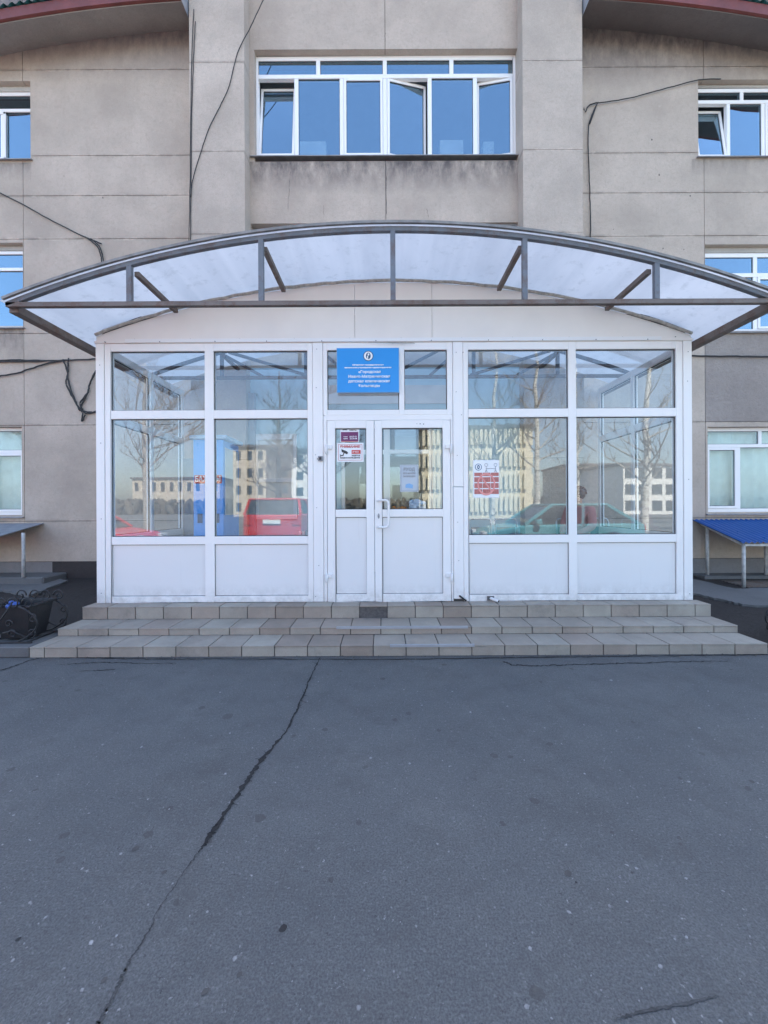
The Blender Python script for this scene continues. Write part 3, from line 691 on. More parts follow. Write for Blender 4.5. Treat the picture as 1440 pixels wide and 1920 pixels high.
# transom light
f = MB(); tx0, tx1 = prx(606.5), prx(849.5); cells = ((prx(614.5), prx(749)), (prx(759), prx(839)))
zb, zt_, z_lo = prz(768), prz(656), prz(778)
f.box(tx0, cells[0][0], yA, yB, z_lo, ZT); f.box(cells[0][1], cells[1][0], yA, yB, z_lo, ZT); f.box(cells[1][1], tx1, yA, yB, z_lo, ZT)
for c in cells: f.box(c[0], c[1], yA, yB, z_lo, zb); f.box(c[0], c[1], yA, yB, zt_, ZT)
tr = part(f, 'transom_window', M['upvc'], P, .004)
for c in cells: gl_pane(c[0], c[1], zb, zt_, parent=tr)
f = MB(); f.box(tx0, prx(613), yA, yB, FLOOR + .002, z_lo - .004); f.box(prx(845.5), tx1, yA, yB, FLOOR + .002, z_lo - .004); f.box(prx(613), prx(845.5), yA, yB, prz(788), z_lo - .004)
part(f, 'door_frame', M['upvc'], P, .004)
def leaf(x0, x1, g0, g1, label):
    yy = yA - .012; f = MB(); zb0, zt0 = prz(1127.5), prz(789); a, b_, c, d = prz(955), prz(803), prz(1113.5), prz(969.5)
    x0 += .003; x1 -= .003
    f.box(x0, g0, yy, yy + .06, zb0, zt0); f.box(g1, x1, yy, yy + .06, zb0, zt0)
    f.box(g0, g1, yy, yy + .06, zb0, c); f.box(g0, g1, yy, yy + .06, d, a); f.box(g0, g1, yy, yy + .06, b_, zt0)
    dr = part(f, 'door', M['upvc'], P, .004); dr['label'] = label
    gl_pane(g0, g1, a, b_, yy + .03, dr); infill(g0, g1, c, d, dr, yy + .02); return dr
dl = leaf(prx(613.5), prx(702), prx(629), prx(687), 'narrow left door leaf with two notices on its glass')
dr_ = leaf(prx(702), prx(845), prx(716.5), prx(830), 'wide right door leaf with white pull handle')
def hinge(x, y, parent, s):
    m = MB(); cx, cz = prx(x), prz(y); w_ = .065
    m.box(cx - .035 if s < 0 else cx - .05, cx + .05 if s < 0 else cx + .035, yA - .032, yA - .013, cz + .005, cz + .05)
    m.tube([(cx - s * -.018 * -1 if 0 else cx + s * .018, yA - .034, cz - .05), (cx + s * .018, yA - .034, cz + .052)], .016, 10)
    part(m, 'hinge', M['upvc2'], parent, .003)
for y in (843, 1083): hinge(615.5, y, dl, -1); hinge(842.5, y, dr_, 1)
hx = prx(708.8); zt1, zb1 = prz(938), prz(988); yo = yA - .013; xo = .125
hp = [(hx, yo, zt1), (hx + .02, yo - .055, zt1), (hx + .06, yo - .065, zt1)]
for k in range(7): a = math.pi / 2 * k / 6; hp.append((hx + .075 + .045 * math.sin(a), yo - .065, zt1 - .045 + .045 * math.cos(a)))
for k in range(7): a = math.pi / 2 * k / 6; hp.append((hx + .075 + .045 * math.cos(a), yo - .065, zb1 + .045 - .045 * math.sin(a)))
hp += [(hx + .06, yo - .065, zb1), (hx + .02, yo - .055, zb1), (hx, yo, zb1)]
hm = MB().tube(hp, .0135, 12); hm.tube([(hx, yo + .002, zt1), (hx, yo - .008, zt1)], .022, 14); hm.tube([(hx, yo + .002, zb1), (hx, yo - .008, zb1)], .022, 14)
part(hm, 'handle', M['upvc'], dr_)
lk = MB(); cx, cz = prx(709.6), prz(967.5); lk.tube([(cx, yo + .002, cz), (cx, yo - .007, cz)], .011, 14); lk.prism([(cx + .012 * math.cos(t), cz + .03 * math.sin(t)) for t in [i * math.pi / 9 for i in range(18)]], yo - .004, yo + .001)
lk.box(cx - .002, cx + .002, yo - .0085, yo - .0072, cz - .012, cz - .002, 1)
part(lk, 'lock', [M['alu'], M['black']], dr_)
# screws on frame faces
m = MB()
def screw(x, y, dy=.008, r=.0045):
    a, b_ = px(x, y, D); part(MB().tube([(a, yA - dy - .003, b_), (a, yA - dy + .004, b_)], r, 6), 'screw', M['screw'], P)
for (x, y) in ((188, 685), (190, 831), (191, 973), (191, 1112), (1288, 715), (1290, 899), (1292, 1113), (1289, 660)): screw(x, y, .009)
for (x, y) in ((594, 655), (593, 727), (592, 853), (594, 952), (598, 1060), (592, 1118), (855, 661), (855, 735), (857, 854), (858, 979), (860, 1051), (868, 661), (865, 778)): screw(x, y, .007)
for i, (x, y) in enumerate(((781.5, 795), (787.5, 795), (794, 795.5))): a, b_ = px(x, y, D); part(MB().tube([(a, yA - .0125, b_), (a, yA - .0105, b_)], .004 + .002 * (i > 0), 8), 'drill_hole', M['black'], dr_)
# side walls
def side(x, s, ya, yb):
    f = MB(); t = .07; xa, xb = (x, x + t) if s < 0 else (x - t, x)
    ys = [ya, (ya + yb) / 2, yb]; w_ = .06
    f.box(xa, xb, ya, ya + w_, FLOOR, ZT); f.box(xa, xb, yb - w_, yb, FLOOR, ZT); f.box(xa, xb, ys[1] - w_ / 2, ys[1] + w_ / 2, FLOOR, ZT)
    zz = [(FLOOR, zr[1118]), (zr[1021], zr[1006]), (zr[785], zr[769]), (zr[658], ZT)]
    for a, b_ in ((ya + w_, ys[1] - w_ / 2), (ys[1] + w_ / 2, yb - w_)):
        for c, d in zz: f.box(xa, xb, a, b_, c, d)
    fr = part(f, 'window', M['upvc'], P, .004)
    for a, b_ in ((ya + w_, ys[1] - w_ / 2), (ys[1] + w_ / 2, yb - w_)):
        for c, d in ((zr[769], zr[658]), (zr[1006], zr[785])):
            q = MB().box(xa + .03, xa + .034, a, b_, c, d); k = MB(); tt = .008
            for xs_ in ((xa + .024, xa + .028), (xa + .036, xa + .040)):
                k.box(*xs_, a, b_, c, c + tt); k.box(*xs_, a, b_, d - tt, d); k.box(*xs_, a, a + tt, c + tt, d - tt); k.box(*xs_, b_ - tt, b_, c + tt, d - tt)
            q.add(k.v, k.f, 1); part(q, 'pane', [M['pane'], M['seal']], fr)
        part(MB().box(xa + .02, xa + .045, a, b_, zr[1118], zr[1021]), 'infill_panel', M['upvc2'], fr)
side(PX0, -1, yA + .102, YP - .002); side(PX1, 1, yA + .102, YP - .002)
m = MB().box(XL + .1, XR - .1, yB + .002, YR - .035, FLOOR - .02, FLOOR + .003); part(m, 'floor', M['intfloor'], P)

# ------------------------------------------------------------------ canopy
K = empty('entrance_canopy', (.1, YF, EYE + 1.9), 'arched canopy of frosted plastic sheet on grey steel trusses over the porch', 'canopy')
XC, HW, ZC, SAG = pX(737, YF, 570), 3.665, pZ(569, YF), .70
RR = (HW ** 2 + SAG ** 2) / (2 * SAG)
def arc(x): return ZC + math.sqrt(RR ** 2 - (x - XC) ** 2) - (RR - SAG)
t2 = .0225
def truss(Y, diag, name='truss'):
    m = MB(); n_ = 40
    m.tube([(XC - HW, Y, ZC), (XC + HW, Y, ZC)], t2, square=True, mi=1)
    ps = [(XC - HW + 2 * HW * i / n_, Y, arc(XC - HW + 2 * HW * i / n_) + .0) for i in range(n_ + 1)]
    m.tube(ps, t2 * 1.0, square=True, up=(0, 1, 0))
    for dx in (-2.5, -1.25, 0, 1.25, 2.5):
        m.box(XC + dx - .024, XC + dx + .024, Y - .0265 + .005, Y + .0215, ZC + t2, arc(XC + dx) - t2 * .6)
    if diag:
        for a, b_ in ((-2.5, -1.9), (-1.25, -.6), (1.25, .6), (2.5, 1.9), (-2.4, -1.2), (2.4, 1.2), (-1.15, 0), (1.15, 0)):
            m.tube([(XC + a, Y + .004, arc(XC + a) - t2), (XC + b_, Y + .004, ZC + t2)], .02, square=True)
    return part(m, name, [M['steel'], M['steel2']], K, .003)
truss(YF, False)['label'] = 'front truss with five uprights and a rusty bottom chord'
truss(5.88, True)
# purlins
for dx in (-2.46, -1.23, 1.23, 2.46):
    m = MB(); x = XC + dx; z = arc(x) - .075; m.box(x - .024, x + .024, YF + .04, D - .06, z - .024, z + .024); m.box(x - .024, x + .024, D + .11, YP - .02, z - .024, z + .024)
    part(m, 'purlin', M['steel2'], K, .003)
for s in (-1, 1):
    m = MB(); x = XC + s * (HW - .03); m.box(x - .045, x + .045, YF + .03, YP + .3, ZC - .055, ZC + .022); part(m, 'edge_beam', M['steel2'], K, .004)
# sheet
m = MB(); n_ = 64; ys = [YF - .036, 4.2, D, 5.2, 5.9, YP - .01]; E2 = HW + .04
vs = []
for j, y in enumerate(ys):
    for i in range(n_ + 1):
        x = XC - E2 + 2 * E2 * i / n_; xx = max(XC - HW, min(XC + HW, x)); vs.append((x, y, arc(xx) + .036 + .004 * math.sin(i * 1.1) + (0 if abs(x - XC) <= HW else -.01)))
m.add(vs, [(j * (n_ + 1) + i, j * (n_ + 1) + i + 1, (j + 1) * (n_ + 1) + i + 1, (j + 1) * (n_ + 1) + i) for j in range(len(ys) - 1) for i in range(n_)], 0, True)
part(m, 'roof_sheet', M['poly'], K)
# edge trim on the front lip of the sheet
ps = [(XC - HW + 2 * HW * i / 48, YF - .05, arc(XC - HW + 2 * HW * i / 48) + .038) for i in range(49)]
part(MB().tube(ps, .012, square=True, up=(0, 1, 0)), 'edge_trim', pm('weathered_trim', (.22, .21, .20), .6, .3, 9), K)
# front gable panel of the porch (white sheets with joints)
m = MB(); jx = [PX0 + .0, prx(665, 600), prx(810, 600), PX1]
for a, b_ in zip(jx[:-1], jx[1:]):
    n2 = 20; top = [(a + .002 + (b_ - a - .004) * i / n2, arc(max(XC - HW, min(XC + HW, a + (b_ - a) * i / n2))) - .035) for i in range(n2 + 1)]
    pts = [(a + .002, ZT + .03), (b_ - .002, ZT + .03)] + [(x, max(z, ZT + .04)) for x, z in reversed(top)]
    m.prism(pts, D + .004, D + .05)
m.box(PX0 + .05, PX1 - .05, D + .03, D + .045, ZT + .02, ZC + .3, 1)
part(m, 'gable_panel', [M['fascia'], M['seal']], P)
ps = []
for i in range(61):
    x = PX0 + (PX1 - PX0) * i / 60; ps.append((x, D - .01, max(arc(max(XC - HW, min(XC + HW, x))) - .018, ZT + .05) + random.uniform(-.006, .006)))
part(MB().tube(ps, .017, 6, smooth=False), 'foam_seal', pm('dirty_sealant', (.40, .37, .33), .8, .3, 20, .5), P)
m = MB(); m.box(PX0 - .01, PX1 + .01, D - .012, D + .06, ZT + .001, ZT + .029)
part(m, 'head_trim', M['fascia'], P, .003)
m = MB(); m.box(PX0 + .35, prx(1238, 640), D - .022, D - .013, ZT + .004, ZT + .045)
part(m, 'cover_strip', M['upvc2'], P, .002)
m = MB()
for i in range(22):
    x = PX0 + .12 + i * (PX1 - PX0 - .3) / 21 + random.uniform(-.04, .04); z = ZT + (.05 if i % 2 else .012)
    part(MB().tube([(x, D - (.003 if i % 2 else .026), z), (x, D + .003, z)], .006, 6), 'screw', M['screw'], P)
m = MB(); a, b_ = px(736, 645, D)
for k in range(7): m.tube([(a, D - .03, b_), (a + random.uniform(-.35, .35), D - .026, b_ + random.uniform(-.01, .012))], [.005, .002], 5)
part(m, 'sealant_smear', pm('dirty_sealant', (.3, .3, .3)), P)

# ------------------------------------------------------------------ signs and notices
def board(name, x0, x1, y0, y1, Y, th, face, label, cat, rim=None, rimw=.006):
    a, d = px(x0, y0, Y); b_, c = px(x1, y1, Y)
    e_ = empty(name, ((a + b_) / 2, Y, c), label, cat)
    m = MB().box(a, b_, Y - th, Y, c, d)
    part(m, 'board', rim or face, e_, .001 if th < .01 else .003)
    if rim: part(MB().box(a + rimw, b_ - rimw, Y - th - .0015, Y - th - .0003, c + rimw, d - rimw), 'face', face, e_)
    return e_, (a, b_, c, d), Y - th - .0015
yS = D - .016
S, (a, b_, c, d), yf = board('name_sign', 631.5, 748.5, 654, 737, yS, .025, M['blue'], 'blue name board of the children\'s hospital fixed above the entrance door', 'sign', M['lblue'])
cx = (a + b_) / 2
def tline(s, y, wpx, size, xoff=0, mat=None, bold=.0012): text(s, mat or M['white'], S, pX(690 + xoff, yf, 700), pZ(y, yf, 690), yf - .0012, size, wpx * yf / F, bold=bold)
tline('Областное государственное', 684.3, 59, .020); tline('автономное учреждение здравоохранения', 689.3, 88, .018)
tline('«Городская', 697.3, 42, .042, 3, bold=.0010); tline('Ивано-Матренинская', 706, 78, .042, 2, bold=.0010); tline('детская клиническая', 714.8, 78, .042, 2, bold=.0010); tline('больница»', 723.5, 41, .042, 2, bold=.0010)
ex, ez = pX(690.5, yf, 667), pZ(667.5, yf, 690)
def disc(r, y, mi, m, sx=1, sz=1, n_=28, cx_=None, cz_=None): m.prism([((cx_ if cx_ is not None else ex) + r * sx * math.cos(2 * math.pi * i / n_), (cz_ if cz_ is not None else ez) + r * sz * math.sin(2 * math.pi * i / n_)) for i in range(n_)], y - .001, y, mi)
m = MB(); disc(.058, yf - .0005, 0, m); disc(.050, yf - .0018, 1, m); disc(.03, yf - .003, 0, m, .9, 1.25)
disc(.013, yf - .0045, 1, m, .8, 1, cz_=ez + .016, cx_=ex + .002); m.prism([(ex - .012, ez - .034), (ex - .002, ez - .034), (ex - .001, ez + .004), (ex - .014, ez - .002)], yf - .0055, yf - .0045, 1)
part(m, 'emblem', [M['navy'], M['white']], S)
# purple hours notice
yG = D - .012 + .028
S2, (a, b_, c, d), yf = board('hours_notice', 638, 673, 804, 829, yG, .002, M['white'], 'small purple hours notice at the top of the left door glass', 'notice')
part(MB().box(a + .008, b_ - .008, yf - .001, yf, c + .012, d - .038), 'face', M['purple'], S2)
part(MB().box(a + .008, b_ - .008, yf - .001, yf, c + .004, c + .010), 'stripe', M['red'], S2)
W_ = b_ - a
def t2l(par, s, x, z, w, size, mat, y, al='CENTER', bold=.0006): text(s, mat, par, x, z, y, size, w, al, bold=bold)
t2l(S2, 'РЕЖИМ', a + W_ * .25, d - .013, .05, .014, M['black'], yf - .001); t2l(S2, 'РАБОТЫ', a + W_ * .68, d - .018, .08, .014, M['black'], yf - .001)
t2l(S2, '20-37-71', a + W_ * .70, c + .062, .085, .022, M['white'], yf - .0022); t2l(S2, '22-34-08', a + W_ * .70, c + .040, .085, .022, M['white'], yf - .0022)
t2l(S2, 'Телефон', a + W_ * .28, c + .062, .05, .015, M['white'], yf - .0022); t2l(S2, 'справки', a + W_ * .28, c + .040, .05, .015, M['white'], yf - .0022)
# camera warning
S3, (a, b_, c, d), yf = board('camera_warning_notice', 631.5, 682, 830.5, 866, yG, .003, M['white'], 'white video surveillance warning notice with red heading and camera drawing', 'notice')
W_ = b_ - a; H_ = d - c; mx_ = (a + b_) / 2
m = MB(); q = .018
for i, (u0, u1, v0, v1) in enumerate(((a + q, b_ - q, d - q - .003, d - q), (a + q, b_ - q, c + q, c + q + .003), (a + q, a + q + .003, c + q, d - q), (b_ - q - .003, b_ - q, c + q, d - q))): m.box(u0, u1, yf - .001 - .0001 * i, yf, v0, v1)
part(m, 'border', M['red'], S3)
t2l(S3, 'ВНИМАНИЕ!', mx_, d - .045, W_ * .74, .036, M['red'], yf - .001, bold=.0012)
m = MB(); m.box(mx_ + W_ * .05, b_ - .035, yf - .001, yf, c + H_ * .42, c + H_ * .62); part(m, 'red_label', M['red'], S3)
t2l(S3, '24 ЧАСА', mx_ + W_ * .20, c + H_ * .52, W_ * .24, .025, M['white'], yf - .002)
t2l(S3, 'ВЕДЕТСЯ', mx_ + W_ * .21, c + H_ * .33, W_ * .3, .02, M['black'], yf - .001); t2l(S3, 'ВИДЕОНАБЛЮДЕНИЕ', mx_, c + H_ * .21, W_ * .74, .02, M['black'], yf - .001)
m = MB(); u, v = a + W_ * .28, c + H_ * .5
m.prism([(u - .035, v + .038), (u + .03, v + .012), (u + .045, v - .006), (u + .03, v - .022), (u - .03, v + .005)], yf - .001, yf); m.prism([(u - .01, v - .005), (u - .02, v - .03), (u - .045, v - .032), (u - .045, v - .045), (u - .012, v - .04), (u, v - .01)], yf - .0013, yf)
m.box(u - .05, u - .045, yf - .0011, yf, v - .055, v - .02); part(m, 'camera_drawing', M['black'], S3)
# ВХОД notice (inside of the glass, lower right leaf)
S4, (a, b_, c, d), yf = board('mask_notice', 750, 784.5, 871.5, 922, yG + .004 - .006, .001, pm('grey_paper', (.50, .55, .60), .6, .03), 'grey notice asking visitors to wear masks, on the right door glass', 'notice')
W_ = b_ - a; mx_ = (a + b_) / 2
m = MB(); q = .011
for i, (u0, u1, v0, v1) in enumerate(((a + q, b_ - q, d - q - .003, d - q), (a + q, b_ - q, c + q, c + q + .003), (a + q, a + q + .003, c + q, d - q), (b_ - q - .003, b_ - q, c + q, d - q))): m.box(u0, u1, yf - .001 - .0001 * i, yf, v0, v1)
part(m, 'border', M['grey'], S4)
t2l(S4, 'ВХОД', mx_, d - .055, W_ * .62, .05, M['grey'], yf - .001, bold=.002); t2l(S4, 'БЕЗ МАСКИ', mx_, d - .10, W_ * .68, .026, M['grey'], yf - .001, bold=.001); t2l(S4, 'ЗАПРЕЩЕН', mx_, d - .135, W_ * .66, .026, M['grey'], yf - .001, bold=.001)
m = MB(); v = c + .068; m.prism([(mx_ - .045, v - .02), (mx_ + .04, v - .03), (mx_ + .045, v + .012), (mx_, v + .03), (mx_ - .042, v + .018)], yf - .001, yf); part(m, 'mask_drawing', M['lblue'], S4)
# food ban poster
S5, (a, b_, c, d), yf = board('food_ban_poster', 887, 936, 863, 933, D + .028, .002, M['white'], 'white poster with red rows of banned food pictures on the right window', 'poster')
W_ = b_ - a; H_ = d - c; mx_ = (a + b_) / 2
ex, ez = a + W_ * .2, d - .08
m = MB(); disc(.040, yf, 0, m); disc(.033, yf - .0012, 1, m); disc(.018, yf - .0024, 0, m, .9, 1.3); disc(.008, yf - .0036, 1, m); part(m, 'emblem', [M['navy'], M['white']], S5)
m = MB()
for j, v in enumerate((.60, .44, .28, .12)):
    for i in range(3):
        u0 = a + W_ * (.03 + .32 * i) + .003; h_ = H_ * (.13 if j else .09); m.box(u0, u0 + W_ * .30, yf - .001, yf, c + H_ * v - .01, c + H_ * v - .01 + h_)
part(m, 'picture_grid', M['pinkred'], S5)
m = MB(); ccx, ccz, rr = mx_, c + H_ * .36, H_ * .30; vs = []
for i in range(49):
    t = 2 * math.pi * i / 48; vs += [(ccx + rr * .8 * math.cos(t), yf - .003, ccz + rr * math.sin(t)), (ccx + (rr - .022) * .8 * math.cos(t), yf - .003, ccz + (rr - .022) * math.sin(t))]
m.add(vs, [(2 * i, 2 * i + 1, 2 * i + 3, 2 * i + 2) for i in range(48)]); t = .018
m.add([(ccx - rr * .55, yf - .0034, ccz + rr * .68), (ccx - rr * .55 + t, yf - .0034, ccz + rr * .72), (ccx + rr * .57, yf - .0034, ccz - rr * .66), (ccx + rr * .57 - t, yf - .0034, ccz - rr * .7)], [(0, 1, 2, 3)])
part(m, 'ban_ring', pm('pale_red', (.75, .30, .28)), S5)
m = MB()
for u in (a + W_ * .5, a + W_ * .86):
    v = d - .055; vs = []
    m.tube([(u + .018 * math.cos(i * math.pi / 8), yf - .001, v + .018 * math.sin(i * math.pi / 8)) for i in range(17)], .0022, 4)
    m.tube([(u, yf - .001, v - .02), (u, yf - .001, v - .055), (u - .012, yf - .001, v - .085)], .003, 4); m.tube([(u, yf - .001, v - .055), (u + .012, yf - .001, v - .085)], .003, 4)
m.tube([(a + W_ * .5, yf - .001, d - .1), (a + W_ * .68, yf - .001, d - .095), (a + W_ * .86, yf - .001, d - .1)], .0025, 4)
part(m, 'children_drawing', M['grey'], S5)
# door bell / sensor by the frame
e_ = empty('door_sensor', (*px(601, 861, D - .01)[:1], D - .01, px(601, 861, D)[1]), 'small grey and black square sensor button left of the door frame', 'sensor')
a, b_ = px(601, 860, D - .01); m = MB().box(a - .028, a + .028, D - .03, D - .007, b_ - .03, b_ + .03); part(m, 'housing', M['alu'], e_, .006, 2)
part(MB().box(a - .014, a + .014, D - .034, D - .0305, b_ - .016, b_ + .016), 'button', M['black'], e_); part(MB().tube([(a - .04, D - .015, b_ - .004), (a - .028, D - .015, b_ - .004)], .005, 6), 'wire', M['black'], e_)
# pipe stub on the landing
a, _b = px(930, 1127, D - .05); e_ = empty('pipe_stub', (a, D - .05, h0), 'short grey pipe end lying on the top step under the right window', 'pipe')
m = MB(); m.tube([(a - .05, D - .002, h0 + .035), (a + .02, D - .09, h0 + .018)], .017, 12, caps=False); m.tube([(a - .05, D - .002, h0 + .035), (a + .02, D - .09, h0 + .018)], .012, 12, caps=True, mi=1); part(m, 'pipe', [M['upvc2'], M['black']], e_)
part(MB().box(a - .09, a - .01, D - .012, D - .002, h0 + .01, h0 + .06), 'bracket', M['screw'], e_)
# torn membrane lumps by the door
m = MB()
for i in range(6): m.sphere((prx(862 + i * 2.2, 1120), D - .012, h0 + .012 + .01 * (5 - i)), (.012, .008, .012), 0, 7, 5)
tag(m.build('torn_membrane', M['iron']), 'torn black membrane scrap at the foot of the board right of the door', 'scrap')

# ------------------------------------------------------------------ inside the porch
V = empty('vending_machine', (-2.28, 5.15, FLOOR), 'tall bright blue shoe cover vending machine behind the left windows', 'vending machine')
vx0, vx1 = pX(362, 5.15, 900), pX(419, 5.15, 900); vt = pZ(824, 5.15, 390)
m = MB().box(vx0, vx1, 5.15, 5.7, FLOOR + .004, vt); part(m, 'cabinet', M['vend'], V, .012, 2)
part(MB().box(vx0 - .04, vx1 + .05, 5.12, 5.74, vt + .002, vt + .055), 'top_cover', pm('pale_blue_plastic', (.5, .62, .72)), V, .01)
part(MB().box(vx0 + .02, vx1 - .02, 5.138, 5.149, pZ(897, 5.15) - .055, pZ(897, 5.15) + .055), 'name_plate', M['red'], V, .004)
text('БАХИЛЫ', M['white'], V, (vx0 + vx1) / 2, pZ(897, 5.15), 5.1365, .10, (vx1 - vx0) * .82, bold=.001)
part(MB().box(vx1 + .0005, vx1 + .006, 5.2, 5.65, FLOOR + 1.0, vt - .1), 'side_poster', M['farwhite'], V)
for k in range(3): part(MB().box(vx0 + .06 + k * .11, vx0 + .12 + k * .11, 5.14, 5.149, FLOOR + .9, FLOOR + 1.02), 'coin_slot', M['navy'], V)
# inner door unit
ID = empty('inner_door', ((IN[0] + IN[1]) / 2, YR + .05, FLOOR), 'white inner double door seen through the entrance glass', 'door')
m = MB(); x0, x1, z0, z1 = IN; mid = (x0 + x1) / 2; y_ = YR + .02
for a, b_ in ((x0, x0 + .06), (mid - .05, mid + .05), (x1 - .06, x1)): m.box(a, b_, y_, y_ + .06, z0 + .002, z1)
for a, b_ in ((x0 + .06, mid - .05), (mid + .05, x1 - .06)):
    for c, d in ((z0 + .002, z0 + .1), (z0 + .95, z0 + 1.05), (z0 + 2.0, z0 + 2.07), (z1 - .06, z1)): m.box(a, b_, y_, y_ + .06, c, d)
part(m, 'frame', M['upvc'], ID, .004)
for a, b_ in ((x0 + .06, mid - .05), (mid + .05, x1 - .06)):
    part(MB().box(a, b_, y_ + .03, y_ + .034, z0 + 1.05, z0 + 2.0), 'pane', M['pane'], ID); part(MB().box(a, b_, y_ + .03, y_ + .034, z0 + 2.07, z1 - .06), 'pane', M['pane'], ID)
    part(MB().box(a, b_, y_ + .02, y_ + .04, z0 + .1, z0 + .95), 'panel', M['upvc2'], ID)
bd = MB().box(pX(612, YR - .06), pX(845, YR - .06), YR - .06, YR - .035, pZ(757, YR - .06), pZ(722, YR - .06)); tag(bd.build('notice_board', M['beige'], bevel=.004), 'long beige board on the wall over the inner door', 'board')
rd = MB(); xa = pX(560, YR - .1); 
for k in range(9): rd.box(xa + k * .06, xa + k * .06 + .05, YR - .13, YR - .06, FLOOR + .15, FLOOR + .7)
rd.box(xa, xa + .53, YR - .12, YR - .08, FLOOR + .66, FLOOR + .69); tag(rd.build('radiator', M['upvc'], bevel=.008), 'white ribbed radiator left of the inner door', 'radiator')
pa = MB().box(pX(448, 6.6), pX(476, 6.6), YR - .036, YR - .031, pZ(862, 6.6), pZ(816, 6.6)); tag(pa.build('wall_notice', M['white']), 'pale paper notice on the blue wall behind the vending machine', 'notice')
wu = empty('inner_window', (pX(515, 6.6), YR - .04, FLOOR + .9), 'white framed inner window left of the inner door', 'window')
m = MB(); a, b_, c, d = pX(477, 6.6), pX(556, 6.6), FLOOR + .9, pZ(812, 6.6)
m.box(a, a + .06, YR - .075, YR - .032, c, d); m.box(b_ - .06, b_, YR - .075, YR - .032, c, d); m.box(a + .06, b_ - .06, YR - .075, YR - .032, c, c + .06); m.box(a + .06, b_ - .06, YR - .075, YR - .032, d - .1, d)
m.box(a + .06, b_ - .06, YR - .07, YR - .035, c + .62, c + .68); part(m, 'frame', M['upvc'], wu, .003)
part(MB().box(a + .06, b_ - .06, YR - .05, YR - .046, c + .06, c + .62).box(a + .06, b_ - .06, YR - .05, YR - .046, c + .68, d - .1), 'pane', M['curtain'], wu)
gc = empty('grey_cabinet', (pX(349, 6.5), 6.5, FLOOR), 'tall dark grey cabinet in the corner left of the vending machine', 'cabinet')
a, b_ = pX(333, 6.4), pX(366, 6.4); part(MB().box(a, b_, 6.4, YR - .035, FLOOR + .004, pZ(858, 6.4)), 'body', M['grey'], gc, .006); part(MB().box(b_ - .05, b_ - .03, 6.385, 6.399, FLOOR + .9, FLOOR + 1.02), 'handle', M['alu'], gc)
# porch posts inside
for x in (pX(470, 6.5), pX(988, 6.5)):
    tag(MB().box(x - .05, x + .05, YR - .15, YR - .035, FLOOR + .003, ZT).build('inner_post', M['grey'], bevel=.004), 'grey steel post on the blue wall ' + ('behind the vending machine' if x < 0 else 'beside the waiting chairs'), 'post')
# table with box and bag
T = empty('side_table', (pX(770, 6.0), 6.1, FLOOR), 'small dark table with things on it behind the right door glass', 'table')
tx, ty, tz = pX(757, 6.0), 6.15, FLOOR + 1.0
part(MB().box(tx - .30, tx + .38, ty - .2, ty + .2, tz - .04, tz), 'tabletop', pm('dark_wood', (.12, .04, .03), .4), T, .004)
for a in (-.27, .35):
    for b_ in (-.17, .17): part(MB().box(tx + a - .02, tx + a + .02, ty + b_ - .02, ty + b_ + .02, FLOOR + .004, tz - .041), 'leg', M['grey'], T)
m = MB()
for i in range(26): m.sphere((tx - .12 + random.uniform(-.14, .16), ty + random.uniform(-.1, .1), tz + .03 + random.uniform(0, .05)), random.uniform(.02, .035), i % 2, 8, 6)
tag(m.build('sweets_heap', [M['brownbox'], pm('orange_wrap', (.6, .2, .04))]), 'heap of orange and brown wrapped sweets on the side table', 'sweets')
m = MB()
for i in range(20):
    t = i * .9; m.sphere((tx + .22 + .07 * math.cos(t), ty + .05 * math.sin(t * 1.3), tz + .06 + .006 * i), (.07, .06, .045), 0, 8, 6)
tag(m.build('plastic_bag', pm('pale_blue_plastic_bag', (.5, .66, .85), .3, .15, 12, .6, 14)), 'crumpled pale blue plastic bag on the side table', 'bag')
# waiting chairs
def chair(x, y, label):
    c = empty('waiting_chair', (x, y, FLOOR), label, 'chair', 'waiting chairs along the porch wall')
    z = FLOOR; w_ = .18; fr = MB()
    pts = [(x - w_, y + .16, z + .45)]
    pts += [(x - w_, y + .2, z + .84)] + [(x - w_ + .05 * (1 - math.cos(t)), y + .21, z + .84 + .05 * math.sin(t)) for t in (R(30), R(60), R(90))]
    pts += [(x + w_ - .05 * (1 - math.cos(t)), y + .21, z + .84 + .05 * math.sin(t)) for t in (R(90), R(60), R(30))] + [(x + w_, y + .2, z + .84), (x + w_, y + .16, z + .45)]
    fr.tube(pts, .014, 8); part(fr, 'back_frame', M['chrome'], c)
    for sx in (-1, 1):
        part(MB().tube([(x + sx * w_, y - .2, z + .44), (x + sx * w_, y - .21, z + .004)], .013, 8), 'leg', M['chrome'], c)
        part(MB().tube([(x + sx * w_, y + .16, z + .45), (x + sx * w_, y + .2, z + .004)], .013, 8), 'leg', M['chrome'], c)
    part(MB().box(x - w_ + .016, x + w_ - .016, y - .21, y + .15, z + .44, z + .475), 'seat', M['seat'], c, .012, 2)
    part(MB().box(x - w_ + .03, x + w_ - .03, y + .185, y + .2, z + .56, z + .76), 'backrest', M['seat'], c, .006)
for X, l in ((pX(907, 6.2), 'empty waiting chair farthest from the seated person, nearest the door'), (pX(957, 6.2), 'empty waiting chair with grey seat, second from the door'),
             (pX(1080, 6.2) - .02, 'waiting chair that the person in pink sits on'), (pX(1139, 6.2) - .03, 'empty waiting chair in the right corner behind the seated person')): chair(X, 6.25, l)

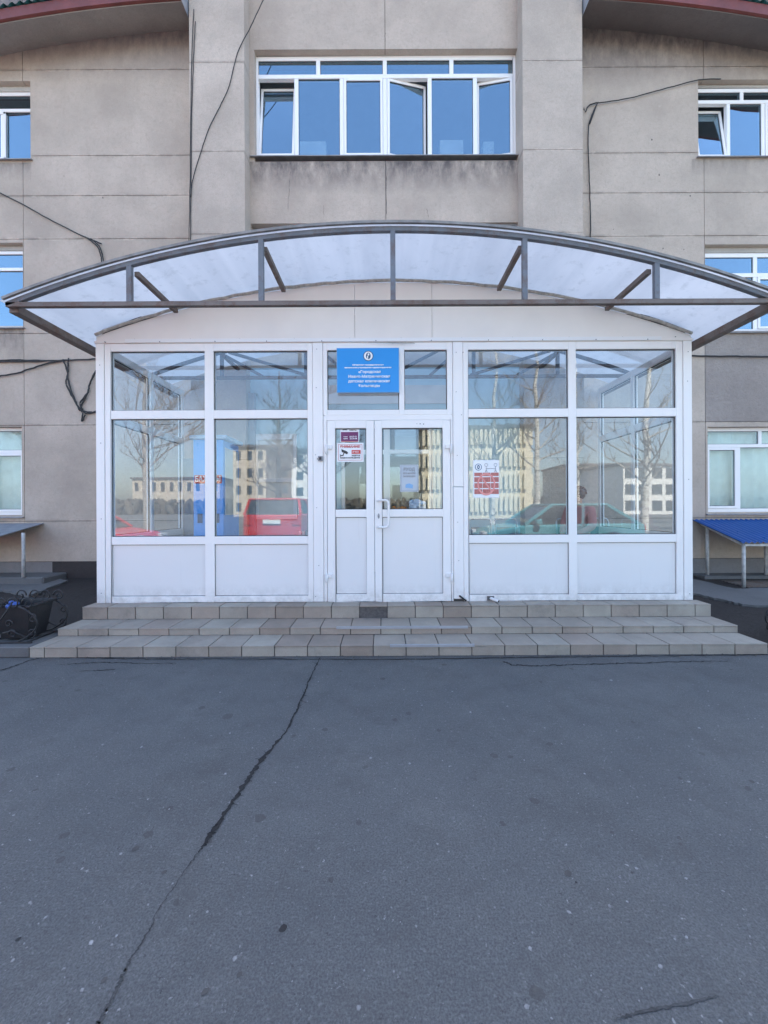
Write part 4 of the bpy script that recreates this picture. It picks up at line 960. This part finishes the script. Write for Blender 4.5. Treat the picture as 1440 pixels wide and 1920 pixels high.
# seated person
def person(base, rz):
    pe = empty('person', base, 'person with short auburn hair in a dusty pink jacket sitting on a waiting chair', 'person', rz=rz)
    def skin(name, verts, edges, mats, sub=2, lvl=None):
        me = bpy.data.meshes.new(name); me.from_pydata([v[0] for v in verts], edges, []); me.materials.append(mats)
        o = bpy.data.objects.new(name, me); COL.objects.link(o); o.parent = pe
        md = o.modifiers.new('skin', 'SKIN'); md.use_smooth_shade = True
        if not me.skin_vertices: me.attributes  # created with the modifier
        sv = me.skin_vertices[0].data if me.skin_vertices else None
        return o, me
    # grow the surfaces with skin modifiers through bmesh skin layers
    def grow(name, verts, edges, m, root=0, sub=2):
        bm = bmesh.new(); ly = bm.verts.layers.skin.verify(); vv = []
        for i, (co, r) in enumerate(verts):
            v = bm.verts.new(co); v[ly].radius = (r, r) if not isinstance(r, tuple) else r; v[ly].use_root = (i == root); vv.append(v)
        for a, b_ in edges: bm.edges.new((vv[a], vv[b_]))
        me = bpy.data.meshes.new(name); bm.to_mesh(me); bm.free(); me.materials.append(m)
        o = bpy.data.objects.new(name, me); COL.objects.link(o); o.parent = pe
        s_ = o.modifiers.new('skin', 'SKIN'); s_.use_smooth_shade = True; s2_ = o.modifiers.new('sub', 'SUBSURF'); s2_.levels = s2_.render_levels = sub
        return o
    V_ = [((0, .02, .56), .13), ((0, .04, .78), .12), ((0, .02, .98), .13), ((0, 0, 1.10), .055), ((0, -.03, 1.17), .075), ((0, -.035, 1.27), .088)]
    E_ = [(0, 1), (1, 2), (2, 3), (3, 4), (4, 5)]
    for s in (-1, 1):
        i = len(V_)
        V_ += [((s * .19, .02, 1.03), .055), ((s * .24, -.02, .78), .04), ((s * .10, -.26, .66), .026), ((s * .06, -.32, .645), .030)]
        E_ += [(2, i), (i, i + 1), (i + 1, i + 2), (i + 2, i + 3)]
        for k, (dx, L) in enumerate(((-.026, .075), (-.009, .085), (.009, .08), (.025, .065))):
            j = len(V_); bx, by, bz = s * .06 + dx, -.32, .645
            V_ += [((bx, by - .035, bz), .010), ((bx, by - .035 - L * .5, bz - .008), .0085), ((bx, by - .035 - L, bz - .03), .007)]
            E_ += [(i + 3, j), (j, j + 1), (j + 1, j + 2)]
        j = len(V_); V_ += [((s * .06 - s * .04, -.33, .65), .011), ((s * .06 - s * .055, -.365, .645), .009)]; E_ += [(i + 3, j), (j, j + 1)]
        i = len(V_)
        V_ += [((s * .10, -.02, .53), .085), ((s * .12, -.42, .52), .058), ((s * .12, -.44, .12), .038), ((s * .12, -.56, .05), .035)]
        E_ += [(0, i), (i, i + 1), (i + 1, i + 2), (i + 2, i + 3)]
    grow('body', V_, E_, M['skin'])
    J = [((0, .02, .60), .16), ((0, .04, .78), .155), ((0, .02, .98), .155), ((0, .0, 1.08), .08)]; JE = [(0, 1), (1, 2), (2, 3)]
    for s in (-1, 1):
        i = len(J); J += [((s * .195, .02, 1.03), .08), ((s * .25, -.02, .78), .065), ((s * .11, -.24, .665), .045)]; JE += [(2, i), (i, i + 1), (i + 1, i + 2)]
    jk = grow('jacket', J, JE, M['jacket'])
    Tt = [((0, .02, .55), .15)]; TE = []
    for s in (-1, 1):
        i = len(Tt); Tt += [((s * .10, -.02, .53), .10), ((s * .12, -.42, .52), .08), ((s * .12, -.44, .14), .055)]; TE += [(0, i), (i, i + 1), (i + 1, i + 2)]
    grow('trousers', Tt, TE, M['trousers'])
    h = MB(); h.sphere((0, -.005, 1.29), (.10, .115, .115), 0, 18, 12)
    for k in range(40):
        a = random.uniform(0, 2 * math.pi); e = random.uniform(-.2, 1.3); x, y, z = .095 * math.cos(a) * math.cos(e), .105 * math.sin(a) * math.cos(e), .1 * math.sin(e)
        if y < -.03 and z < .05: continue
        h.sphere((x, y - .003, 1.29 + z), (.03, .03, .028), 0, 7, 5)
    h.build('hair', M['hair'], pe)
    f = MB(); f.sphere((0, -.125, 1.245), (.012, .018, .02)); part_ = f.build('nose', M['skin'], pe)
    f = MB()
    for s in (-1, 1): f.sphere((s * .032, -.115, 1.272), (.011, .007, .007))
    f.build('eye', M['black'], pe); MB().sphere((0, -.118, 1.212), (.025, .006, .006)).build('mouth', M['red'], pe)
    for s in (-1, 1): MB().box(s * .12 - .045, s * .12 + .045, -.60, -.37, 0.002, .08).build('shoe', M['black'], pe, bevel=.02, seg=2)
person((pX(1080, 6.2) + .0, 6.12, FLOOR), R(-62))

# ------------------------------------------------------------------ cables on the facade
def cable(pts, r, Y, label, jit=.004, sub=6, extra=()):
    m = MB()
    for pl in [pts] + list(extra):
        P3 = [Vector((px(x, y, Y)[0], Y, px(x, y, Y)[1])) for x, y in pl]; out = []
        for i in range(len(P3) - 1):
            p0, p1, p2, p3 = P3[max(i - 1, 0)], P3[i], P3[i + 1], P3[min(i + 2, len(P3) - 1)]
            for k in range(sub):
                t = k / sub; q = .5 * ((2 * p1) + (p2 - p0) * t + (2 * p0 - 5 * p1 + 4 * p2 - p3) * t * t + (3 * p1 - p0 - 3 * p2 + p3) * t ** 3)
                out.append(q + Vector((random.uniform(-jit, jit), random.uniform(-jit, jit) * .5, random.uniform(-jit, jit))))
        out.append(P3[-1]); m.tube(out, r, 6)
    return tag(m.build('cable', M['cable']), label, 'cable')
cw_ = YW - .03; cp = YP - .02
cable([(363, 18), (359, 120), (357, 250), (356, 360), (354, 453)], .0065, YP - .012, 'thick black cable running straight down beside the left pilaster', .003, extra=[[(366, 40), (362, 130), (359, 230), (358, 350), (357, 452)]])
cable([(497, -8), (470, 50), (445, 100), (430, 160), (412, 200), (392, 240), (375, 290), (362, 335), (357, 370)], .007, cp, 'thin cable slanting from the roof across the left pilaster', .003)
cable([(-20, 352), (40, 382), (100, 415), (150, 440), (190, 457)], .010, cw_, 'cable dropping diagonally over the left wing wall to a bracket', .003, extra=[[(160, 444), (182, 462), (189, 480), (191, 498)], [(170, 447), (188, 465), (195, 498)]])
cable([(-20, 676), (30, 675), (80, 676), (125, 675), (181, 673)], .012, cw_, 'bundle of black cables running level to the left side of the porch', .006,
      extra=[[(-20, 678), (40, 678), (110, 676)], [(-10, 707), (40, 697), (85, 682), (125, 675)]])
cable([(118, 674), (126, 695), (128, 715), (140, 750), (152, 768), (165, 772), (182, 773)], .012, cw_, 'tangled cable loop hanging down on the wall left of the porch', .006,
      extra=[[(128, 672), (127, 700), (124, 720), (136, 745), (150, 770)], [(182, 690), (170, 715), (163, 740), (152, 762), (154, 772), (166, 775), (181, 771)], [(181, 693), (168, 720), (165, 735), (150, 755), (155, 768)], [(155, 775), (153, 790), (160, 778)]])
cable([(1352, 148), (1310, 150), (1240, 168), (1180, 184), (1122, 193)], .008, cw_, 'black cable stretched from the upper right window to a wall hook', .003)
cable([(1120, 194), (1113, 208), (1104, 236), (1103, 280), (1105, 340), (1107, 400), (1107, 447)], .010, cw_, 'cable clipped down the wall beside the right pilaster', .004, extra=[[(1098, 210), (1104, 198), (1122, 192)], [(1118, 197), (1106, 232)]])
cable([(1296, 667), (1340, 668), (1390, 668), (1460, 669)], .014, cw_, 'thick black cable running level from the porch to the right', .004)

# ------------------------------------------------------------------ wall awnings over the basement pits
def awning(xs, ya, yb, za, zb_, m_, posts, corr, label):
    x0, x1 = xs; A = empty('basement_awning', ((x0 + x1) / 2, yb, EYE - 1.2), label, 'awning')
    m = MB(); n_ = int((x1 - x0) / .012) if corr else 1; vs = []
    for i in range(n_ + 1):
        x = x0 + (x1 - x0) * i / n_; w_ = .012 * math.sin(x * 2 * math.pi / .085) if corr else 0
        vs += [(x, ya, za + w_), (x, yb, zb_ + w_), (x, yb, zb_ + w_ - .012), (x, ya, za + w_ - .012)]
    fs = [(4 * i + k, 4 * i + 4 + k, 4 * i + 4 + (k + 1) % 4, 4 * i + (k + 1) % 4) for i in range(n_) for k in range(4)] + [(0, 1, 2, 3), tuple(4 * n_ + k for k in range(4))]
    m.add(vs, fs, 0, False); part(m, 'roof_sheet', m_, A)
    part(MB().tube([(x0 + .1, yb + .06, zb_ - .05), (x1 - .1, yb + .06, zb_ - .05)], .018, square=True), 'rail', M['postw'], A)
    part(MB().tube([(x0 + .1, ya - .05, za - .06), (x0 + .1, yb + .08, zb_ - .045)], .018, square=True), 'rail', M['postw'], A)
    for (x, y, zt1_, zb1_) in posts: part(MB().tube([(x, y, zb1_), (x, y, zt1_)], .024, 10), 'post', M['postw'], A)
    return A
zR = EYE - 1.24
awning((5.30, 7.9), YW - .01, 5.86, EYE - .25, EYE - .55, M['bluesheet'], ((5.42, 6.62, EYE - .33, zR + .03), (5.40, 5.93, EYE - .58, zR), (6.40, 6.62, EYE - .33, zR), (7.6, 5.95, EYE - .57, zR)), True, 'blue corrugated awning on white posts against the right wall')
awning((-8.4, -5.86), YW - .01, 5.9, EYE - .255, EYE - .44, pm('grey_sheet', (.2, .21, .23), .5, .2, 4), ((-5.76, 6.3, EYE - .39, EYE - 1.1), (-8.0, 6.0, EYE - .48, EYE - 1.2)), False, 'flat grey sheet awning on a white post against the left wall')
pl = MB().box(-8.4, -5.45, 6.3, YW - .01, 0, EYE - 1.1); tag(pl.build('low_wall', M['cement'], bevel=.02), 'low rendered base wall under the grey awning on the left', 'wall')
pl = MB().box(5.28, 7.9, 6.5, YW - .01, 0, EYE - 1.17).box(5.28, 5.5, 5.85, 6.5, 0, EYE - 1.26).box(5.5, 7.9, 5.85, 5.97, 0, EYE - 1.25); tag(pl.build('pit_kerb', M['cement'], bevel=.01), 'broken concrete kerb round the pit under the blue awning', 'kerb')
gr = empty('pit_grating', (6.6, 6.2, EYE - 1.25), 'rusty steel bar grating over the pit under the blue awning', 'grating')
m = MB()
for k in range(9): y = 5.98 + k * .062; m.tube([(5.48, y, EYE - 1.235), (7.9, y, EYE - 1.235)], .009, square=True)
part(m, 'bars', M['steel2'], gr); m = MB()
for x in (5.5, 6.3, 7.1, 7.85): m.box(x, x + .03, 5.97, 6.5, EYE - 1.265, EYE - 1.246)
part(m, 'frame', M['steel2'], gr)
# rubble and a stone by the right awning
m = MB()
for i in range(40):
    x, y = gp(random.uniform(1300, 1440), random.uniform(1085, 1098), .1); s = random.uniform(.02, .06)
    m.sphere((x, y, .1 + s * .3), (s * random.uniform(.8, 1.6), s, s * .6), 0, 6, 4)
tag(m.build('rubble', M['cement']), 'broken concrete rubble lying below the blue awning', 'rubble', kind='stuff')
m = MB()
for i in range(20):
    x, y = gp(random.uniform(90, 180), random.uniform(1056, 1076), .1); s = random.uniform(.015, .045)
    m.sphere((x, y, .03 + s * .3), (s * random.uniform(.8, 2), s, s * .6), 0, 6, 4)
tag(m.build('rubble', M['cement']), 'pale rubble in the dark gap between the left wall and porch', 'rubble', kind='stuff')

# ------------------------------------------------------------------ litter bins
def bin_(x, y, z, label, rz=0):
    b = empty('litter_bin', (x, y, z), label, 'litter bin', 'black forged litter bins', rz)
    # tapered square bucket, open at the top
    def ring(h, hw): return [(-hw, -hw * .8, h), (hw, -hw * .8, h), (hw, hw * .8, h), (-hw, hw * .8, h)]
    vs = ring(.02, .145) + ring(.36, .20) + ring(.36, .188) + ring(.04, .13)
    fs = [(0, 3, 2, 1)] + [(i, (i + 1) % 4, 4 + (i + 1) % 4, 4 + i) for i in range(4)] + [(4 + i, 4 + (i + 1) % 4, 8 + (i + 1) % 4, 8 + i) for i in range(4)] + [(8 + i, 8 + (i + 1) % 4, 12 + (i + 1) % 4, 12 + i) for i in range(4)] + [(12, 13, 14, 15)]
    MB().add(vs, fs).build('bucket', M['iron'], b, bevel=.004)
    def scroll(cx, cz, r, a0, a1, y_, m, n_=20, dec=.75):
        m.tube([(cx + r * (1 - dec * k / n_) * math.cos(a0 + (a1 - a0) * k / n_), y_, cz + r * (1 - dec * k / n_) * math.sin(a0 + (a1 - a0) * k / n_)) for k in range(n_ + 1)], .0075, 6)
    for y_ in (-.2, .2):
        m = MB()
        for s in (-1, 1):
            # big side bow that starts at the foot, swings out and returns under the rim
            m.tube([(s * (.12 + .20 * math.sin(t * math.pi / 12) ** .8), y_, .02 + .34 * t / 12) for t in range(13)], .009, 6)
            scroll(s * .26, .10, .05, R(-90), R(-90) + s * R(400), y_, m); scroll(s * .27, .24, .045, R(90), R(90) - s * R(380), y_, m)
            for cx in (.07, .22): scroll(s * cx, .385, .065, R(180 if s > 0 else 0), R(180 if s > 0 else 0) - s * R(420), y_, m)
        m.tube([(-.2, y_, .06), (-.05, y_, .25), (.03, y_, .36)], .008, 6); m.tube([(.2, y_, .06), (.05, y_, .12), (-.05, y_, .10)], .007, 6)
        scroll(.02, .19, .04, R(0), R(400), y_, m); scroll(.06, .09, .045, R(180), R(-240), y_, m)
        m.tube([(-.26, y_, .01), (.26, y_, .01)], .009, 6)
        m.build('scroll_frame', M['iron'], b)
    m = MB()
    for x_ in (-.2, .2): m.tube([(x_, -.2, .01), (x_, .2, .01)], .009, 6); m.tube([(x_, -.2, .345), (x_, .2, .345)], .009, 6)
    m.build('cross_bar', M['iron'], b)
    return b
zb_ = h2 + .0
bin_(pX(42, 4.0, 1180), 4.02, zb_, 'black bin with forged scrolls holding a blue bag, left of the steps').scale = (.92, .92, 1)
bx = pX(42, 4.0, 1180)
m = MB()
for i in range(9): m.sphere((bx - .02 + random.uniform(-.03, .03), 3.9 + random.uniform(-.03, .03), zb_ + .34 + random.uniform(0, .04)), (.028, .025, .022), 0, 7, 5)
tag(m.build('rubbish_bag', pm('blue_polythene', (.05, .12, .42), .3, .2, 20)), 'crumpled blue bag on top of the rubbish in the left bin', 'bag')
bin_(pX(1530, 4.0, 1180), 4.0, .02, 'black forged bin right of the steps, cut by the picture edge')

# ------------------------------------------------------------------ what stands across the yard (seen mirrored in the glass)
def mir(x, Zv): return (x - CX) / F * Zv, 2 * D - Zv
def car(x, y, rz, L, W, H, paint, suv, label):
    c = empty('parked_car', (x, y, 0), label, 'car', rz=rz)
    hw = W / 2; wr = .33; w1, w2 = -L / 2 + .85, L / 2 - .85; hood = H * .62 if not suv else H * .70
    # lower body outline (nose at -x), wheel arches cut in
    def arch(cx): return [(cx + .39 * math.cos(t), .30 + .39 * math.sin(t)) for t in [math.pi * k / 10 for k in range(11)]]
    low = [(-L / 2 + .05, .28)] + arch(w1)[::-1] + arch(w2)[::-1] + [(L / 2 - .05, .3), (L / 2, .62), (L / 2 - .03, hood + .02), (w2 - .2, hood + .03), (-L / 2 + 1.15, hood), (-L / 2 + .35, hood - .14), (-L / 2 + .02, hood - .28), (-L / 2 - .02, .48)]
    m = MB(); m.prism([(a, b_) for a, b_ in low], -hw, hw); m.build('body', paint, c, bevel=.05, seg=3)
    fx, rx = -L / 2 + 1.1, (L / 2 - .06 if suv else L / 2 - .12); tfx, trx = -L / 2 + 1.85, (L / 2 - .28 if suv else L / 2 - .95)
    def cab(i0, i1, zt, mm, name, grow=0):
        q = MB(); b0 = hood + .0; hw2 = hw - .14; q.add([(fx, -hw + .04, b0), (rx, -hw + .04, b0), (rx, hw - .04, b0), (fx, hw - .04, b0), (tfx, -hw2, zt), (trx, -hw2, zt), (trx, hw2, zt), (tfx, hw2, zt)],
              [(0, 1, 5, 4), (1, 2, 6, 5), (2, 3, 7, 6), (3, 0, 4, 7), (4, 5, 6, 7)]); return q.build(name, mm, c, bevel=.03, seg=2)
    cab(0, 0, H - .05, M['carglass'], 'windows')
    hw2 = hw - .14
    q = MB().box(tfx - .03, trx + .05, -hw2 - .01, hw2 + .01, H - .06, H); q.build('roof', paint, c, bevel=.03, seg=2)
    q = MB()
    for s in (-1, 1):
        for (xa, xb) in ((fx, tfx), ((fx + rx) / 2, (tfx + trx) / 2 + .1), (rx - .02, trx)):
            q.tube([(xa, s * (hw - .035), hood), (xb, s * (hw2 + .005), H - .04)], .035, square=True)
    q.build('pillars', paint, c)
    for wx in (w1, w2):
        for s in (-1, 1):
            t = MB().tube([(wx, s * (hw - .2), wr), (wx, s * (hw + .005), wr)], wr, 24).build('wheel', M['tyre'], c)
            MB().tube([(0, s * (hw + .006), 0), (0, s * (hw + .016), 0)], wr * .62, 20).build('rim', M['rim'], t, (wx, 0, wr))
    for s in (-1, 1):
        MB().box(L / 2 - .03, L / 2 + .02, s * (hw - .28), s * (hw - .04), hood - .30, hood + .0).build('tail_lamp', M['lampred'], c, bevel=.02)
        MB().box(-L / 2 - .0, -L / 2 + .12, s * (hw - .42), s * (hw - .06), hood - .32, hood - .18).build('headlight', M['lampw'], c, bevel=.02)
        MB().box(fx + .25, fx + .4, s * (hw + .02), s * (hw + .17), hood + .02, hood + .15).build('wing_mirror', paint, c, bevel=.02)
    MB().box(L / 2 + .0, L / 2 + .03, -.26, .26, hood - .24, hood - .12).build('number_plate', M['white'], c)
    MB().box(L / 2 - .02, L / 2 + .06, -hw + .06, hw - .06, .32, .52).build('bumper', M['seal'] if suv else paint, c, bevel=.03)
    return c
x, y = mir(541, 13.6); car(x, y, R(90), 4.2, 1.72, 1.68, M['carred'], True, 'red off-road car parked with its tail to the entrance, mirrored beside the door')
x, y = mir(150, 11.0); car(x, y, R(180), 4.0, 1.65, 1.38, M['carred'], False, 'low red car parked far left, faintly mirrored in the outermost window')
x, y = mir(1035, 11.2); car(x, y, 0, 4.3, 1.72, 1.47, M['carteal'], False, 'teal car parked side-on behind the photographer, mirrored in the right windows')

def tree(name, x, y, h, r, mt, mtw, label, cat, seed, spread=.5, density=1.0, lean=(0, 0)):
    rnd = random.Random(seed); t = empty(name, (x, y, 0), label, cat, 'bare trees across the yard')
    tm, cm = MB(), MB(); n_ = 14; pts = []
    for i in range(n_ + 1):
        f_ = i / n_; pts.append(Vector((lean[0] * f_ * h + rnd.uniform(-.05, .05) * f_ * 2, lean[1] * f_ * h + rnd.uniform(-.05, .05) * 2 * f_, h * f_)))
    tm.tube(pts, [r * (1 - .85 * i / n_) * (1.25 if i == 0 else 1) for i in range(n_ + 1)], 10); tm.build('trunk', mt, t)
    def br(p, d, L, rad, dep):
        q = [p]; n2 = 5; v = d.normalized()
        for i in range(n2):
            v = (v + Vector((rnd.uniform(-.25, .25), rnd.uniform(-.25, .25), rnd.uniform(-.08, .22)))).normalized(); q.append(q[-1] + v * L / n2)
        cm.tube(q, [rad * (1 - .75 * i / n2) for i in range(n2 + 1)], 4 if dep > 1 else 3, mi=0 if dep > 1 else 1, caps=False)
        if dep > 0:
            for k in range(int((4 if dep > 1 else 5) * density)):
                i = rnd.randint(1, n2); a = rnd.uniform(0, 2 * math.pi)
                br(q[i], v + Vector((math.cos(a), math.sin(a), rnd.uniform(-.2, .6))) * .8, L * rnd.uniform(.35, .6), rad * .5, dep - 1)
    for k in range(int(22 * density)):
        f_ = rnd.uniform(.22, .97); i = int(f_ * n_); p = pts[i].lerp(pts[min(i + 1, n_)], f_ * n_ - i); a = rnd.uniform(0, 2 * math.pi)
        br(p, Vector((math.cos(a), math.sin(a), rnd.uniform(.3, .9))), h * spread * rnd.uniform(.25, .5) * (1.2 - f_ * .7), r * .35 * (1.1 - f_), 2)
    cm.build('crown', [mtw, M['twig']], t)
TR = ((1210, 12.5, 9, .13, 'b', 'white birch with a thick marked trunk, mirrored in the outermost right window'), (1010, 14, 10, .12, 'b', 'slim white birch mirrored beside the mullion of the right windows'),
      (922, 15.5, 10, .12, 'b', 'white birch nearest the entrance axis, mirrored above the food poster'), (1085, 18, 9, .10, 'b', 'thin birch standing behind the teal car'),
      (520, 22, 9, .20, 'd', 'dark bare spreading tree behind the red off-road car'), (275, 13.5, 10, .13, 'g', 'bare tree with pale grey trunk by the low red car'),
      (590, 20, 10, .18, 'd', 'dark bare tree standing on the axis of the left door leaf'), (1400, 20, 12, .22, 'd', 'tall bare tree at the far right of the yard'), (-40, 24, 12, .2, 'd', 'tall bare tree at the far left of the yard'), (1375, 27, 21, .3, 'd', 'very tall bare tree mirrored in the right wing windows'))
for i, (x_, zv, h_, r_, k_, l_) in enumerate(TR):
    x, y = mir(x_, zv); tree('birch_tree' if k_ == 'b' else 'bare_tree', x, y, h_, r_, M['bark'] if k_ == 'b' else (M['twigw'] if k_ == 'g' else M['twig']), M['twigw'] if k_ != 'd' else M['twig'], l_, 'tree', 30 + i, density=1.0 if k_ == 'b' else 1.5, lean=(random.uniform(-.03, .03), 0))

def block(x, y, w_, dp, h_, rz, m_, label, floors, cols, ribs=False, name='block_of_flats', grid=False):
    e_ = empty(name, (x, y, 0), label, 'building', rz=rz)
    MB().box(-w_ / 2, w_ / 2, -dp, 0, 0, h_).build('wall', m_, e_); MB().box(-w_ / 2 - .3, w_ / 2 + .3, -dp - .3, .3, h_, h_ + .4).build('roof', M['farroof'], e_)
    fh = h_ / floors
    if ribs:
        for j in range(floors):
            q = MB(); n_ = int(w_ / .55)
            for i in range(n_): a = -w_ / 2 + .1 + i * .55; q.box(a, a + .34, .02, .32, j * fh + fh * .30, j * fh + fh * .97)
            n_ = int(dp / .55)
            for i in range(n_): a = -dp + .1 + i * .55; q.box(-w_ / 2 - .32, -w_ / 2 - .02, a, a + .34, j * fh + fh * .30, j * fh + fh * .97); q.box(w_ / 2 + .02, w_ / 2 + .32, a, a + .34, j * fh + fh * .3, j * fh + fh * .97)
            q.build('ribbed_balcony', M['ribbed'], e_)
    wm = bpy.data.meshes.new('w'); base = None
    ww = w_ / cols * (.72 if grid else .42); hh = fh * (.62 if grid else .5)
    for j in range(floors):
        for i in range(cols):
            if ribs and j % 1 == 0 and i % 3: continue
            cx = -w_ / 2 + w_ * (i + .5) / cols; cz = j * fh + fh * .55
            if base is None: base = MB().box(-ww / 2, ww / 2, .0, .06, -hh / 2, hh / 2).build('window', M['farwin'], e_, (cx, 0, cz)); continue
            o = base.copy(); COL.objects.link(o); o.parent = e_; o.location = (cx, 0, cz)
    return e_
x, y = mir(893, 46); block(x, y, 12.6, 12, 10.4, R(5), M['ribbed'], 'sunlit block with ribbed balcony bands, mirrored behind the door glass', 4, 9, True)
x, y = mir(1120, 75); block(x, y, 11, 12, 9.0, R(0), M['farwall'], 'plain beige block mirrored beside the seated person', 3, 5)
x, y = mir(1245, 62); block(x, y, 14, 12, 7.6, R(-8), M['farwhite'], 'white block with wide windows mirrored at the far right', 3, 6, grid=True)
x, y = mir(468, 60); block(x, y, 5, 12, 10.5, R(0), M['farwall'], 'narrow beige block mirrored right of the vending machine', 4, 3)
x, y = mir(522, 66); block(x, y, 4.2, 12, 11.5, R(0), pm('brown_brick', (.15, .11, .08), .9, .2, 2), 'dark brown brick block mirrored above the red car', 4, 2)
x, y = mir(562, 58); block(x, y, 2.4, 8, 9.5, R(0), M['farwhite'], 'slim pale block mirrored at the left door post', 4, 1)
x, y = mir(330, 90); block(x, y, 20, 12, 8, R(0), M['farwall'], 'low long beige building mirrored at the far left', 2, 10)
m = MB(); rnd = random.Random(3)
for i in range(900):
    a = rnd.uniform(-70, 90); yy = -72 - rnd.uniform(0, 12); h_ = rnd.uniform(1.5, 3.4); m.tube([(a, yy, 0), (a + rnd.uniform(-1, 1), yy, h_ * .6), (a + rnd.uniform(-1.5, 1.5), yy, h_)], [.5, .7, .4], 5)
tag(m.build('scrub', M['hedge']), 'low brown scrub along the far edge of the yard', 'scrub', kind='stuff')
